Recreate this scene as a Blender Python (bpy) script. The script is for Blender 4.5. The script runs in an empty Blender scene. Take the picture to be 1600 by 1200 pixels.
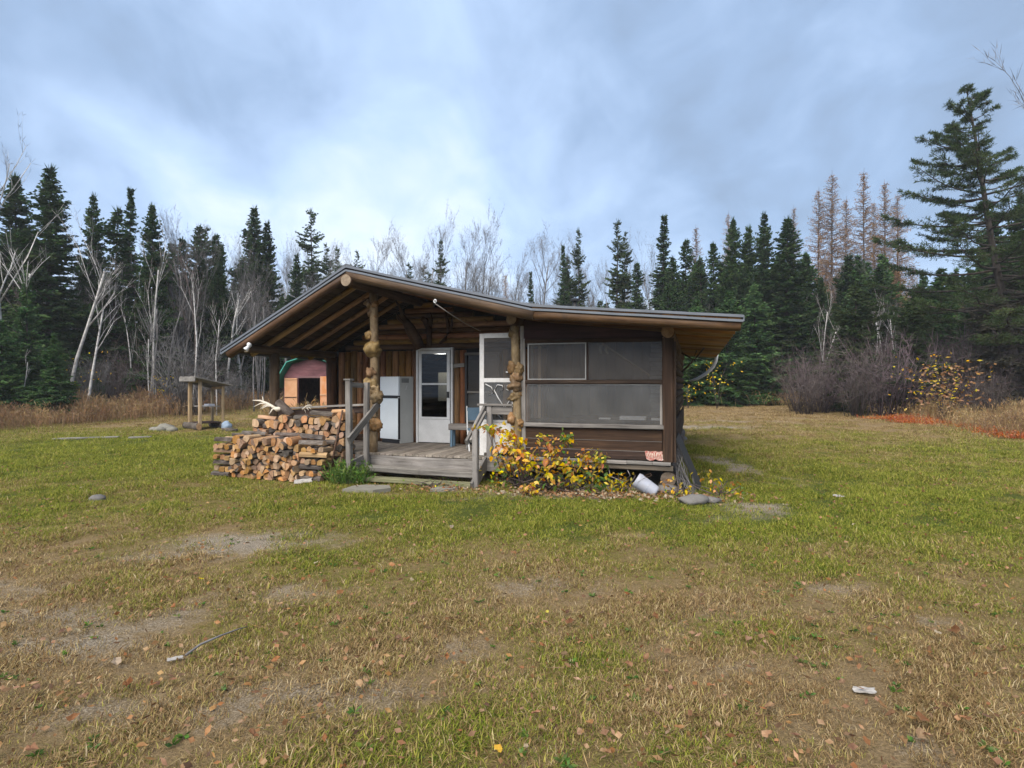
import bpy, bmesh, math, random
import numpy as np
from mathutils import Vector, Matrix, Euler
from mathutils import noise as mnoise
random.seed(7); rng=np.random.default_rng(7)
R=math.radians
sc=bpy.context.scene
col=sc.collection
# ------------------------------------------------------------------ camera
cam_d=bpy.data.cameras.new('camera'); cam=bpy.data.objects.new('camera',cam_d); col.objects.link(cam)
cam_d.sensor_width=36; cam_d.lens=20.25; cam_d.clip_end=2000; cam_d.clip_start=.05
cam.location=(0,0,1.8); cam.rotation_euler=(R(90),0,0)
sc.camera=cam
# ------------------------------------------------------------------ sky
SUN_EL,SUN_AZ=R(48),R(205)       # azimuth clockwise from +Y: high, behind the camera's shoulder, through cloud
w=bpy.data.worlds.new('World'); sc.world=w; w.use_nodes=True
nt=w.node_tree; nt.nodes.clear(); N=nt.nodes; L=nt.links
out=N.new('ShaderNodeOutputWorld')
sky=N.new('ShaderNodeTexSky'); sky.sky_type='NISHITA'; sky.sun_disc=False; sky.sun_elevation=SUN_EL; sky.sun_rotation=SUN_AZ; sky.air_density=1.2; sky.dust_density=1.5
bg1=N.new('ShaderNodeBackground'); bg1.inputs[1].default_value=.05; L.new(sky.outputs[0],bg1.inputs[0])
tc=N.new('ShaderNodeTexCoord'); sep=N.new('ShaderNodeSeparateXYZ'); L.new(tc.outputs['Generated'],sep.inputs[0])
def wm(op,a,b=None,c=None,clamp=False):
    n=N.new('ShaderNodeMath'); n.operation=op; n.use_clamp=clamp
    for i,x in enumerate((a,b,c)):
        if x is None: continue
        if isinstance(x,(int,float)): n.inputs[i].default_value=x
        else: L.new(x,n.inputs[i])
    return n.outputs[0]
zc=wm('MAXIMUM',sep.outputs[2],0.0); zd=wm('ADD',zc,.42)
cb=N.new('ShaderNodeCombineXYZ'); L.new(wm('DIVIDE',sep.outputs[0],zd),cb.inputs[0]); L.new(wm('DIVIDE',sep.outputs[1],zd),cb.inputs[1]); cb.inputs[2].default_value=.37
mp=N.new('ShaderNodeMapping'); mp.inputs['Rotation'].default_value=(0,0,R(28)); mp.inputs['Scale'].default_value=(1.15,.85,1); mp.inputs['Location'].default_value=(2.3,.9,0); L.new(cb.outputs[0],mp.inputs[0])
nz=N.new('ShaderNodeTexNoise'); nz.inputs['Scale'].default_value=1.9; nz.inputs['Detail'].default_value=4.5; nz.inputs['Roughness'].default_value=.47; nz.inputs['Distortion'].default_value=.35; L.new(mp.outputs[0],nz.inputs[0])
# cloud brightness = noise + soft glow of the veiled brighter part + pale horizon
vd=N.new('ShaderNodeVectorMath'); vd.operation='DOT_PRODUCT'; L.new(tc.outputs['Generated'],vd.inputs[0]); vd.inputs[1].default_value=Vector((-.26,.93,.24)).normalized()
lobe=wm('POWER',wm('MAXIMUM',vd.outputs['Value'],0.0),9.0)
hor=wm('POWER',wm('SUBTRACT',1.0,zc,clamp=True),4.0)
lowdark=wm('MULTIPLY',hor,.34)
nz2=N.new('ShaderNodeTexNoise'); nz2.inputs['Scale'].default_value=5.2; nz2.inputs['Detail'].default_value=5; nz2.inputs['Roughness'].default_value=.55; nz2.inputs['Distortion'].default_value=.5; L.new(mp.outputs[0],nz2.inputs[0])
fine=wm('MULTIPLY',wm('SUBTRACT',nz2.outputs[0],.5),.55)
br=wm('ADD',wm('ADD',wm('MULTIPLY_ADD',wm('SUBTRACT',nz.outputs[0],.5),1.1,fine),lowdark),wm('MULTIPLY_ADD',lobe,.27,.34),clamp=True)
rp=N.new('ShaderNodeValToRGB'); e=rp.color_ramp.elements
e[0].position=.0; e[0].color=(.17,.215,.285,1); e[1].position=1; e[1].color=(.68,.76,.88,1)
x=e.new(.38); x.color=(.27,.375,.55,1); x=e.new(.7); x.color=(.43,.565,.79,1)
L.new(br,rp.inputs[0])
bg2=N.new('ShaderNodeBackground'); bg2.inputs[1].default_value=.325; L.new(rp.outputs[0],bg2.inputs[0])
mx=N.new('ShaderNodeMixShader'); mx.inputs[0].default_value=.92; L.new(bg1.outputs[0],mx.inputs[1]); L.new(bg2.outputs[0],mx.inputs[2]); L.new(mx.outputs[0],out.inputs[0])
# ------------------------------------------------------------------ sun through cloud
sl=bpy.data.lights.new('sun','SUN'); sl.energy=1.5; sl.angle=R(60); sl.color=(1,.93,.83)
sun=bpy.data.objects.new('sun',sl); col.objects.link(sun)
sd=Vector((math.sin(SUN_AZ)*math.cos(SUN_EL),math.cos(SUN_AZ)*math.cos(SUN_EL),math.sin(SUN_EL)))
sun.rotation_euler=sd.to_track_quat('Z','Y').to_euler(); sun.location=(0,-10,30)
sc.view_settings.view_transform='Standard'; sc.view_settings.look='None'; sc.view_settings.exposure=2.2; sc.view_settings.gamma=1; sc.view_settings.use_curve_mapping=False
sc.render.engine='CYCLES'; sc.cycles.use_denoising=True; sc.cycles.max_bounces=6; sc.cycles.transparent_max_bounces=8; sc.cycles.diffuse_bounces=3

# ------------------------------------------------------------------ material helpers
def newmat(name):
    m=bpy.data.materials.new(name); m.use_nodes=True; t=m.node_tree; t.nodes.clear()
    o=t.nodes.new('ShaderNodeOutputMaterial'); return m,t,o
def nd(t,typ,ins=None,**kw):
    n=t.nodes.new(typ)
    for k,v in kw.items(): setattr(n,k,v)
    for k,v in (ins or {}).items():
        s=n.inputs[k]
        if isinstance(v,bpy.types.NodeSocket): t.links.new(v,s)
        else: s.default_value=v
    return n
def ramp(t,fac,stops):
    n=t.nodes.new('ShaderNodeValToRGB'); els=n.color_ramp.elements
    while len(els)>1: els.remove(els[-1])
    for i,(p,c) in enumerate(stops):
        q=els[0] if i==0 else els.new(p)
        q.position=p; q.color=(*c[:3],1)
    t.links.new(fac,n.inputs[0]); return n.outputs[0]
def mth(t,op,a,b=None,clamp=False):
    n=t.nodes.new('ShaderNodeMath'); n.operation=op; n.use_clamp=clamp
    for i,x in enumerate((a,b)):
        if x is None: continue
        if isinstance(x,(int,float)): n.inputs[i].default_value=x
        else: t.links.new(x,n.inputs[i])
    return n.outputs[0]
def objcoord(t,scale=(1,1,1),rnd=True):
    tcn=nd(t,'ShaderNodeTexCoord'); oi=nd(t,'ShaderNodeObjectInfo')
    v=tcn.outputs['Object']
    if rnd:
        k=mth(t,'MULTIPLY',oi.outputs['Random'],57.0)
        v=nd(t,'ShaderNodeVectorMath',{0:v,1:k},operation='ADD').outputs[0]
    return nd(t,'ShaderNodeMapping',{'Vector':v,'Scale':scale}).outputs[0], oi.outputs['Random']
def vary(t,colr,rnd,val=.25,hue=.02,sat=.15):
    h=mth(t,'ADD',mth(t,'MULTIPLY',mth(t,'SUBTRACT',mth(t,'FRACT',mth(t,'MULTIPLY',rnd,13.7)),.5),2*hue),.5)
    v=mth(t,'ADD',mth(t,'MULTIPLY',mth(t,'SUBTRACT',rnd,.5),2*val),1.0)
    s=mth(t,'ADD',mth(t,'MULTIPLY',mth(t,'SUBTRACT',mth(t,'FRACT',mth(t,'MULTIPLY',rnd,7.3)),.5),2*sat),1.0)
    return nd(t,'ShaderNodeHueSaturation',{'Hue':h,'Saturation':s,'Value':v,'Color':colr}).outputs[0]
def wood(name,stops,sc_=(1.6,22,22),rough=.8,val=.22,bump=.35,spots=.0,spotcol=(.03,.02,.015),spec=.25,hue=.012):
    m,t,o=newmat(name); v,r=objcoord(t,sc_)
    n=nd(t,'ShaderNodeTexNoise',{'Vector':v,'Scale':1.0,'Detail':6.0,'Roughness':.62,'Distortion':.5})
    c=ramp(t,n.outputs[0],stops)
    v2,_=objcoord(t,(1.2,2.6,2.6))
    n2=nd(t,'ShaderNodeTexNoise',{'Vector':v2,'Scale':1.6,'Detail':4.0})
    f=ramp(t,n2.outputs[0],[(.3,(.62,.62,.62)),(.7,(1.15,1.15,1.15))])
    c=nd(t,'ShaderNodeMix',{'Factor':1.0,'A':c,'B':f},data_type='RGBA',blend_type='MULTIPLY') if False else c
    mm=t.nodes.new('ShaderNodeMix'); mm.data_type='RGBA'; mm.blend_type='MULTIPLY'; mm.inputs[0].default_value=1
    t.links.new(c,mm.inputs[6]); t.links.new(f,mm.inputs[7]); c=mm.outputs[2]
    if spots>0:
        v3,_=objcoord(t,(7,9,9)); n3=nd(t,'ShaderNodeTexNoise',{'Vector':v3,'Scale':1.0,'Detail':2.0})
        k=ramp(t,n3.outputs[0],[(.62,(0,0,0)),(.70,(1,1,1))]); k=mth(t,'MULTIPLY',k,spots)
        mm=t.nodes.new('ShaderNodeMix'); mm.data_type='RGBA'; t.links.new(k,mm.inputs[0]); t.links.new(c,mm.inputs[6]); mm.inputs[7].default_value=(*spotcol,1); c=mm.outputs[2]
    c=vary(t,c,r,val,hue)
    b=nd(t,'ShaderNodeBump',{'Height':n.outputs[0],'Strength':bump,'Distance':.012})
    p=nd(t,'ShaderNodeBsdfPrincipled',{'Base Color':c,'Roughness':rough,'Normal':b.outputs[0],'Specular IOR Level':spec})
    t.links.new(p.outputs[0],o.inputs[0]); return m
def plain(name,c,rough=.6,metal=0.0,spec=.4,dirt=.25,dscale=6.0,dcol=None,val=.06,bump=.0):
    m,t,o=newmat(name); v,r=objcoord(t,(1,1,1))
    n=nd(t,'ShaderNodeTexNoise',{'Vector':v,'Scale':dscale,'Detail':6.0,'Roughness':.65})
    d=dcol or tuple(x*.45 for x in c)
    k=tuple(c[i]*(1-dirt)+d[i]*dirt for i in range(3))
    c0=ramp(t,n.outputs[0],[(.32,k),(.60,c)])
    c0=vary(t,c0,r,val,.004,.05)
    p=nd(t,'ShaderNodeBsdfPrincipled',{'Base Color':c0,'Roughness':rough,'Metallic':metal,'Specular IOR Level':spec})
    if bump>0:
        b=nd(t,'ShaderNodeBump',{'Height':n.outputs[0],'Strength':bump,'Distance':.02}); t.links.new(b.outputs[0],p.inputs['Normal'])
    t.links.new(p.outputs[0],o.inputs[0]); return m
def leafmat(name,stops,nscale=1.2,val=.25,trans=.25,hue=.02,rough=.75,sat=.15):
    m,t,o=newmat(name)
    g=nd(t,'ShaderNodeNewGeometry'); oi=nd(t,'ShaderNodeObjectInfo')
    n=nd(t,'ShaderNodeTexNoise',{'Vector':g.outputs['Position'],'Scale':nscale,'Detail':5.0,'Roughness':.7})
    c=ramp(t,n.outputs[0],stops)
    rr=mth(t,'FRACT',mth(t,'ADD',oi.outputs['Random'],mth(t,'MULTIPLY',g.outputs['Random Per Island'],.6)))
    c=vary(t,c,rr,val,hue,sat)
    d=nd(t,'ShaderNodeBsdfDiffuse',{'Color':c}); tr=nd(t,'ShaderNodeBsdfTranslucent',{'Color':c})
    x=nd(t,'ShaderNodeMixShader',{0:trans,1:d.outputs[0],2:tr.outputs[0]})
    t.links.new(x.outputs[0],o.inputs[0]); return m

M={}
M['log']=wood('varnished_log',[(.25,(.034,.017,.009)),(.5,(.092,.047,.022)),(.78,(.16,.088,.04))],spots=.4,rough=.62)
M['log_pale']=wood('pale_log',[(.25,(.026,.014,.008)),(.5,(.066,.036,.02)),(.8,(.12,.07,.038))],spots=.35,rough=.6)
M['log_dark']=wood('smoky_log',[(.25,(.022,.013,.009)),(.5,(.065,.035,.02)),(.8,(.12,.068,.036))],spots=.4)
M['burl']=wood('burl_wood',[(.25,(.11,.062,.028)),(.5,(.24,.15,.07)),(.8,(.37,.265,.15))],sc_=(9,14,14),spots=.5,spotcol=(.08,.05,.025),rough=.55)
M['half_log']=wood('half_log_siding',[(.22,(.06,.03,.015)),(.5,(.25,.125,.052)),(.8,(.40,.225,.10))],sc_=(1.2,26,26),spots=.5,rough=.65,val=.28,hue=.02)
M['brown_board']=wood('brown_stained_board',[(.25,(.016,.009,.0065)),(.55,(.044,.024,.016)),(.85,(.125,.08,.052))],sc_=(1.1,30,30),val=.15)
M['maroon']=wood('maroon_board',[(.25,(.012,.006,.007)),(.55,(.03,.014,.015)),(.85,(.05,.025,.024))])
M['grey_wood']=wood('weathered_grey_wood',[(.25,(.095,.085,.078)),(.5,(.21,.195,.18)),(.8,(.33,.315,.30))],sc_=(1.4,34,34),val=.16,rough=.9,spots=.25,spotcol=(.06,.055,.05),hue=.01)
M['deck']=wood('deck_board_wood',[(.25,(.13,.105,.085)),(.5,(.235,.205,.175)),(.8,(.33,.30,.26))],sc_=(1.2,30,30),val=.2,rough=.85,spots=.3,spotcol=(.07,.055,.045))
M['moss_wood']=wood('mossy_plank',[(.25,(.10,.10,.05)),(.5,(.20,.19,.11)),(.8,(.31,.29,.2))],sc_=(2,24,24),rough=.95)
M['sill_wood']=wood('stained_sill',[(.25,(.05,.042,.033)),(.5,(.11,.092,.07)),(.8,(.18,.15,.115))],sc_=(1.6,26,26))
M['tan_wood']=wood('raw_tan_lumber',[(.25,(.20,.13,.065)),(.5,(.34,.24,.13)),(.8,(.45,.34,.2))],sc_=(1.4,30,30),val=.12)
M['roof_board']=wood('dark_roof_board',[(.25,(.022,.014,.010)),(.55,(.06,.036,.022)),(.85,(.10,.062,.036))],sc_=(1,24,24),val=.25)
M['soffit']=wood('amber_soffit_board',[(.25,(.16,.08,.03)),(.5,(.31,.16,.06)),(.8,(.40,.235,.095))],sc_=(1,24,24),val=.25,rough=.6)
M['bark']=wood('firewood_bark',[(.25,(.03,.024,.02)),(.5,(.10,.082,.07)),(.8,(.2,.18,.165))],sc_=(6,16,16),val=.35,bump=.9,rough=.95)
M['split']=wood('split_wood_face',[(.25,(.22,.12,.06)),(.5,(.38,.235,.125)),(.8,(.50,.35,.215))],sc_=(2,40,40),val=.25,hue=.015)
def endgrain(name,stops,val,hue):
    m,t,o=newmat(name); v,r=objcoord(t,(1,1,1))
    n=nd(t,'ShaderNodeTexNoise',{'Vector':v,'Scale':14.0,'Detail':7.0,'Roughness':.7})
    w_=nd(t,'ShaderNodeTexWave',{'Vector':v,'Scale':26.0,'Distortion':3.0,'Detail':2.0,'Detail Scale':1.5},wave_type='RINGS',rings_direction='X')
    f=mth(t,'ADD',mth(t,'MULTIPLY',n.outputs[0],.8),mth(t,'MULTIPLY',w_.outputs['Fac'],.2))
    c=vary(t,ramp(t,f,stops),r,val,hue,.25)
    b=nd(t,'ShaderNodeBump',{'Height':n.outputs[0],'Strength':.5,'Distance':.01})
    p=nd(t,'ShaderNodeBsdfPrincipled',{'Base Color':c,'Roughness':.9,'Specular IOR Level':.15,'Normal':b.outputs[0]}); t.links.new(p.outputs[0],o.inputs[0]); return m
M['end_tan']=endgrain('end_grain_pale',[(.25,(.15,.085,.05)),(.5,(.34,.205,.12)),(.75,(.48,.325,.21))],.3,.012)
M['end_orange']=endgrain('end_grain_orange',[(.25,(.12,.065,.032)),(.5,(.31,.18,.09)),(.75,(.46,.305,.18))],.5,.012)
M['end_log']=endgrain('log_end',[(.25,(.10,.07,.045)),(.5,(.2,.145,.095)),(.75,(.29,.225,.155))],.15,.01)
M['end_skid']=endgrain('skid_end',[(.25,(.05,.04,.032)),(.5,(.11,.09,.07)),(.75,(.17,.145,.12))],.1,.01)
M['roofmetal']=plain('roof_metal',(.10,.105,.115),rough=.5,metal=.3,dirt=.4)
M['trim']=plain('roof_edge_metal',(.125,.14,.165),rough=.5,metal=.2,dirt=.35,dscale=3)
M['white']=plain('white_enamel',(.60,.61,.62),rough=.35,dirt=.14,dscale=3,dcol=(.5,.5,.47))
M['alu']=plain('white_aluminium',(.60,.61,.62),rough=.45,dirt=.25,dscale=5)
M['dull_frame']=plain('dull_frame_paint',(.34,.34,.335),rough=.6,dirt=.4,dscale=9)
M['paintwhite']=plain('chipped_white_paint',(.66,.65,.64),rough=.55,dirt=.35,dscale=14,dcol=(.35,.32,.29))
M['fridge']=plain('fridge_enamel',(.70,.76,.82),rough=.38,dirt=.15,dscale=2.5,dcol=(.4,.42,.42))
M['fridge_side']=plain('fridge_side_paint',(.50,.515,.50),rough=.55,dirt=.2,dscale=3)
M['black']=plain('black_plastic',(.02,.02,.022),rough=.5,dirt=.2)
M['dark']=plain('dark_interior',(.016,.013,.012),rough=.9,dirt=.4)  # near-black colour stands in for shade inside shed and cabin
M['soil']=plain('dark_soil',(.05,.04,.03),rough=1,dirt=.5,dscale=20,bump=.5)
M['stone']=plain('grey_stone',(.14,.132,.125),rough=.9,dirt=.7,dscale=7,bump=.6,val=.15)
M['slab']=plain('stepping_slab',(.19,.18,.15),rough=.9,dirt=.45,dscale=9,bump=.4)
M['pail']=plain('white_pail_plastic',(.29,.31,.37),rough=.5,dirt=.4,dscale=9,dcol=(.35,.33,.32))
M['bone']=plain('bleached_antler',(.62,.56,.47),rough=.65,dirt=.4,dscale=12)
M['antler_br']=plain('brown_antler',(.14,.08,.055),rough=.65,dirt=.4,dscale=12)
M['rust']=plain('rusty_iron',(.10,.055,.035),rough=.85,dirt=.6,dscale=18)
M['shedwall']=wood('faded_plum_board',[(.25,(.10,.045,.05)),(.5,(.155,.075,.08)),(.8,(.20,.11,.112))],sc_=(1,14,14))
M['sheddoor']=plain('weathered_orange_plywood',(.44,.26,.15),rough=.85,dirt=.6,dscale=3.5,dcol=(.36,.17,.07))
M['sheddoor2']=plain('stained_orange_plywood',(.44,.18,.06),rough=.85,dirt=.7,dscale=3,dcol=(.50,.34,.24))
M['teal']=plain('teal_roof_metal',(.06,.30,.24),rough=.45,metal=.1,dirt=.3,dscale=3)
M['tarp']=plain('blue_grey_tarp',(.20,.26,.34),rough=.7,dirt=.3)
M['blue']=plain('blue_plastic',(.10,.17,.24),rough=.5,dirt=.3)
M['redsign']=plain('chipped_red_paint',(.30,.065,.05),rough=.8,dirt=.95,dscale=26,dcol=(.46,.36,.31))
M['cord']=plain('grey_cord',(.30,.27,.25),rough=.9)
M['cream']=plain('cream_paper',(.6,.56,.45),rough=.9)
M['bark_dark']=wood('conifer_bark',[(.25,(.02,.016,.014)),(.5,(.06,.048,.042)),(.8,(.11,.092,.082))],sc_=(10,10,2.5),bump=.6,rough=1)
M['bark_grey']=wood('bare_twig_bark',[(.25,(.07,.068,.07)),(.5,(.135,.128,.128)),(.8,(.215,.207,.205))],sc_=(8,8,3),bump=.3,rough=1)
M['bark_brown']=wood('brown_twig_bark',[(.25,(.045,.035,.032)),(.5,(.095,.074,.07)),(.8,(.15,.12,.115))],sc_=(8,8,3),bump=.3,rough=1)
M['bark_purple']=wood('plum_twig_bark',[(.25,(.045,.032,.036)),(.5,(.10,.072,.08)),(.8,(.17,.13,.138))],sc_=(8,8,3),bump=.3,rough=1)
M['bark_white']=wood('birch_bark',[(.30,(.10,.09,.085)),(.42,(.42,.405,.39)),(.8,(.66,.64,.62))],sc_=(5,5,9),bump=.3,rough=.8,val=.12)
M['needle']=leafmat('spruce_needles',[(.3,(.016,.034,.014)),(.5,(.036,.067,.026)),(.72,(.076,.108,.042))],.9,.3,.15)
M['needle_lush']=leafmat('young_spruce_needles',[(.3,(.024,.055,.024)),(.5,(.05,.10,.036)),(.72,(.095,.15,.05))],1.0,.25,.15)
M['needle_pine']=leafmat('pine_needles',[(.3,(.022,.038,.016)),(.5,(.045,.07,.028)),(.72,(.085,.105,.045))],.8,.3,.2)
M['needle_dead']=leafmat('greying_needles',[(.3,(.05,.045,.035)),(.5,(.085,.08,.06)),(.72,(.12,.115,.08))],.8,.3,.2)
M['larch']=leafmat('autumn_larch_needles',[(.3,(.17,.10,.06)),(.5,(.28,.17,.095)),(.72,(.37,.245,.14))],.6,.2,.3)
M['yellow']=leafmat('yellow_autumn_leaf',[(.3,(.48,.25,.03)),(.5,(.58,.42,.03)),(.72,(.52,.46,.06))],5,.3,.35,.03)
M['green_leaf']=leafmat('green_weed_leaf',[(.3,(.05,.10,.025)),(.5,(.10,.17,.04)),(.72,(.18,.22,.06))],6,.3,.3,.03)
M['dryleaf']=leafmat('dry_fallen_leaf',[(.3,(.10,.05,.028)),(.5,(.21,.115,.06)),(.72,(.34,.225,.13))],9,.45,.2,.012)
M['scrap']=plain('pale_bark_scrap',(.34,.32,.30),rough=.9,dirt=.5,dscale=20)
M['paleleaf']=leafmat('pale_fallen_leaf',[(.3,(.25,.2,.13)),(.6,(.38,.32,.23))],9,.3,.2,.02)
M['straw']=leafmat('straw_weeds',[(.3,(.18,.115,.06)),(.5,(.30,.205,.10)),(.72,(.43,.32,.17))],.5,.3,.3,.02)
M['russet']=leafmat('russet_weeds',[(.3,(.13,.075,.045)),(.5,(.24,.15,.085)),(.72,(.36,.25,.13))],.5,.3,.3,.02)
M['redcover']=leafmat('red_ground_plants',[(.3,(.26,.07,.035)),(.5,(.40,.125,.045)),(.72,(.44,.22,.08))],.8,.3,.3,.02)
def glassmat():
    m,t,o=newmat('storm_door_glass')
    g=nd(t,'ShaderNodeBsdfGlossy',{'Roughness':.03,'Color':(.9,.92,.95,1)}); tr=nd(t,'ShaderNodeBsdfTransparent',{'Color':(.55,.56,.56,1)})
    f=nd(t,'ShaderNodeFresnel',{'IOR':1.5}); k=mth(t,'MULTIPLY',f.outputs[0],.5)
    x=nd(t,'ShaderNodeMixShader',{0:k,1:tr.outputs[0],2:g.outputs[0]}); t.links.new(x.outputs[0],o.inputs[0]); return m
M['glass']=glassmat()
def screenmat(name,c,op,gl):
    m,t,o=newmat(name); v,r=objcoord(t,(1,1,1))
    n=nd(t,'ShaderNodeTexNoise',{'Vector':v,'Scale':2.6,'Detail':6.0,'Roughness':.65,'Distortion':.8})
    cc=ramp(t,n.outputs[0],[(.3,tuple(x*.7 for x in c)),(.7,tuple(x*1.3 for x in c))])  # mottled colour imitates streaky reflections on the sheets
    d=nd(t,'ShaderNodeBsdfDiffuse',{'Color':cc}); g=nd(t,'ShaderNodeBsdfGlossy',{'Roughness':.22,'Color':(.8,.85,.9,1)})
    dg=nd(t,'ShaderNodeMixShader',{0:gl,1:d.outputs[0],2:g.outputs[0]})
    tr=nd(t,'ShaderNodeBsdfTransparent')
    k=mth(t,'ADD',mth(t,'MULTIPLY',n.outputs[0],.16),op-.08)
    x=nd(t,'ShaderNodeMixShader',{0:k,1:tr.outputs[0],2:dg.outputs[0]}); t.links.new(x.outputs[0],o.inputs[0]); return m
M['screen']=screenmat('insect_screen',(.095,.083,.072),.38,.04)
M['plastic']=screenmat('reflection_mottled_plastic',(.12,.115,.107),.40,.10)
m,t,o=newmat('lamp_glow'); em=nd(t,'ShaderNodeEmission',{'Color':(1,.97,.9,1),'Strength':9.0}); t.links.new(em.outputs[0],o.inputs[0]); M['glow']=m

# ------------------------------------------------------------------ mesh helpers
def mesh(name,verts,faces,mats,mi=None,smooth=False):
    me=bpy.data.meshes.new(name); me.from_pydata([tuple(v) for v in verts],[],faces)
    for x in mats: me.materials.append(M[x] if isinstance(x,str) else x)
    if mi is not None: me.polygons.foreach_set('material_index',mi)
    if smooth: me.polygons.foreach_set('use_smooth',[True]*len(me.polygons))
    me.update(); return me
def ob(name,me,parent=None,mat=None,loc=None,rot=None,scale=None):
    o=bpy.data.objects.new(name,me); col.objects.link(o)
    if parent is not None: o.parent=parent
    if mat is not None: o.matrix_basis=mat
    if loc is not None: o.location=loc
    if rot is not None: o.rotation_euler=rot
    if scale is not None: o.scale=scale if hasattr(scale,'__len__') else (scale,)*3
    return o
def tag(o,label=None,cat=None,group=None,kind=None):
    if label: o['label']=label
    if cat: o['category']=cat
    if group: o['group']=group
    if kind: o['kind']=kind
    return o
def empty(name,loc=(0,0,0),rz=0,label=None,cat=None,group=None):
    o=bpy.data.objects.new(name,None); col.objects.link(o); o.location=loc; o.rotation_euler=(0,0,rz); o.empty_display_size=.2
    return tag(o,label,cat,group)
def frame(p0,p1,up=(0,0,1)):
    p0,p1=Vector(p0),Vector(p1); x=(p1-p0); ln=x.length; x.normalize(); u=Vector(up)
    if abs(x.dot(u))>.98: u=Vector((0,1,0)) if abs(x.y)<.9 else Vector((1,0,0))
    y=u.cross(x).normalized(); z=x.cross(y)
    mt=Matrix((x,y,z)).transposed().to_4x4(); mt.translation=(p0+p1)/2
    return mt,ln
def beam(name,p0,p1,w,h,mat,parent=None,up=(0,0,1),ch=None,wob=.0,end=None):
    """board or timber: local X along its length, Y its width, Z its height; chamfered, slightly uneven"""
    mt,ln=frame(p0,p1,up); ch=min(w,h)*.12 if ch is None else ch
    a,b=w/2,h/2; ring=[(-a+ch,-b),(a-ch,-b),(a,-b+ch),(a,b-ch),(a-ch,b),(-a+ch,b),(-a,b-ch),(-a,-b+ch)]
    ns=2 if wob==0 else max(3,int(ln/.35)+1); V=[];F=[]
    for i in range(ns):
        x=-ln/2+ln*i/(ns-1)
        dy,dz=(random.uniform(-wob,wob),random.uniform(-wob,wob)) if wob else (0,0)
        V+=[(x+ (random.uniform(-.3,.3)*wob if wob else 0),y+dy,z+dz) for y,z in ring]
    for i in range(ns-1):
        for k in range(8): F.append((i*8+k,i*8+(k+1)%8,(i+1)*8+(k+1)%8,(i+1)*8+k))
    mi=[0]*len(F)
    F.append(tuple(range(7,-1,-1))); F.append(tuple((ns-1)*8+k for k in range(8))); mi+=[1 if end else 0]*2
    return ob(name,mesh(name,V,F,[mat]+([end] if end else []),mi),parent,mt)
def log(name,p0,p1,r0,mat,parent=None,r1=None,end='end_log',sides=10,wob=.06,half=False,bow=0.0,seg=None):
    """round (or half round) log with uneven girth: local X along its length"""
    mt,ln=frame(p0,p1); r1=r0 if r1 is None else r1; ns=seg or max(3,int(ln/.3)+1); V=[];F=[]
    sd_=random.uniform(0,99); ph=random.uniform(0,6)
    for i in range(ns):
        f=i/(ns-1); x=-ln/2+ln*f; r=r0+(r1-r0)*f
        cy=bow*math.sin(f*3.14)*math.cos(ph)+mnoise.noise((x*.9,sd_,3))*wob*r0*1.2; cz=bow*math.sin(f*3.14)*math.sin(ph)+mnoise.noise((x*.9,7,sd_))*wob*r0*1.2
        for k in range(sides):
            a=6.28318*k/sides; q=r*(1+wob*mnoise.noise((x*3,math.cos(a)+sd_,math.sin(a))))
            V.append((x,cy+q*math.cos(a),cz+q*math.sin(a)))
    for i in range(ns-1):
        for k in range(sides): F.append((i*sides+k,i*sides+(k+1)%sides,(i+1)*sides+(k+1)%sides,(i+1)*sides+k))
    mi=[0]*len(F); F.append(tuple(range(sides-1,-1,-1))); F.append(tuple((ns-1)*sides+k for k in range(sides))); mi+=[1,1]
    me=mesh(name,V,F,[mat,end],mi); 
    for p in me.polygons: p.use_smooth=p.material_index==0
    return ob(name,me,parent,mt)
def box(name,lo,hi,mat,parent=None,ch=.006):
    c=[(a+b)/2 for a,b in zip(lo,hi)]
    return beam(name,(lo[0],c[1],c[2]),(hi[0],c[1],c[2]),hi[1]-lo[1],hi[2]-lo[2],mat,parent,ch=ch)
def tubepts(pts,rad,sides=6,V=None,F=None):
    V=[] if V is None else V; F=[] if F is None else F; b=len(V); n=len(pts); P=[Vector(p) for p in pts]
    for i in range(n):
        d=(P[min(i+1,n-1)]-P[max(i-1,0)]).normalized(); u=Vector((0,0,1)) if abs(d.z)<.9 else Vector((1,0,0))
        y=u.cross(d).normalized(); z=d.cross(y); r=rad[i] if hasattr(rad,'__len__') else rad
        for k in range(sides):
            a=6.28318*k/sides; q=P[i]+y*(r*math.cos(a))+z*(r*math.sin(a)); V.append((q.x,q.y,q.z))
    for i in range(n-1):
        for k in range(sides): F.append((b+i*sides+k,b+i*sides+(k+1)%sides,b+(i+1)*sides+(k+1)%sides,b+(i+1)*sides+k))
    F.append(tuple(b+k for k in range(sides-1,-1,-1))); F.append(tuple(b+(n-1)*sides+k for k in range(sides)))
    return V,F
def tube(name,pts,rad,mat,parent=None,sides=6,smooth=True):
    V,F=tubepts(pts,rad,sides); return ob(name,mesh(name,V,F,[mat],None,smooth),parent)
def blob(name,c,r,mat,parent=None,amp=.15,freq=2.0,sub=2,smooth=True,rz=0,flat=None):
    bm=bmesh.new(); bmesh.ops.create_icosphere(bm,subdivisions=sub,radius=1); s=random.uniform(0,99)
    for v in bm.verts:
        k=1+amp*mnoise.noise(v.co*freq+Vector((s,s,s))); v.co=Vector((v.co.x*r[0]*k,v.co.y*r[1]*k,v.co.z*r[2]*k))
        if flat is not None and v.co.z>flat: v.co.z=flat
    me=bpy.data.meshes.new(name); bm.to_mesh(me); bm.free(); me.materials.append(M[mat])
    if smooth: me.polygons.foreach_set('use_smooth',[True]*len(me.polygons))
    return ob(name,me,parent,loc=c,rot=(0,0,rz))
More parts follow.
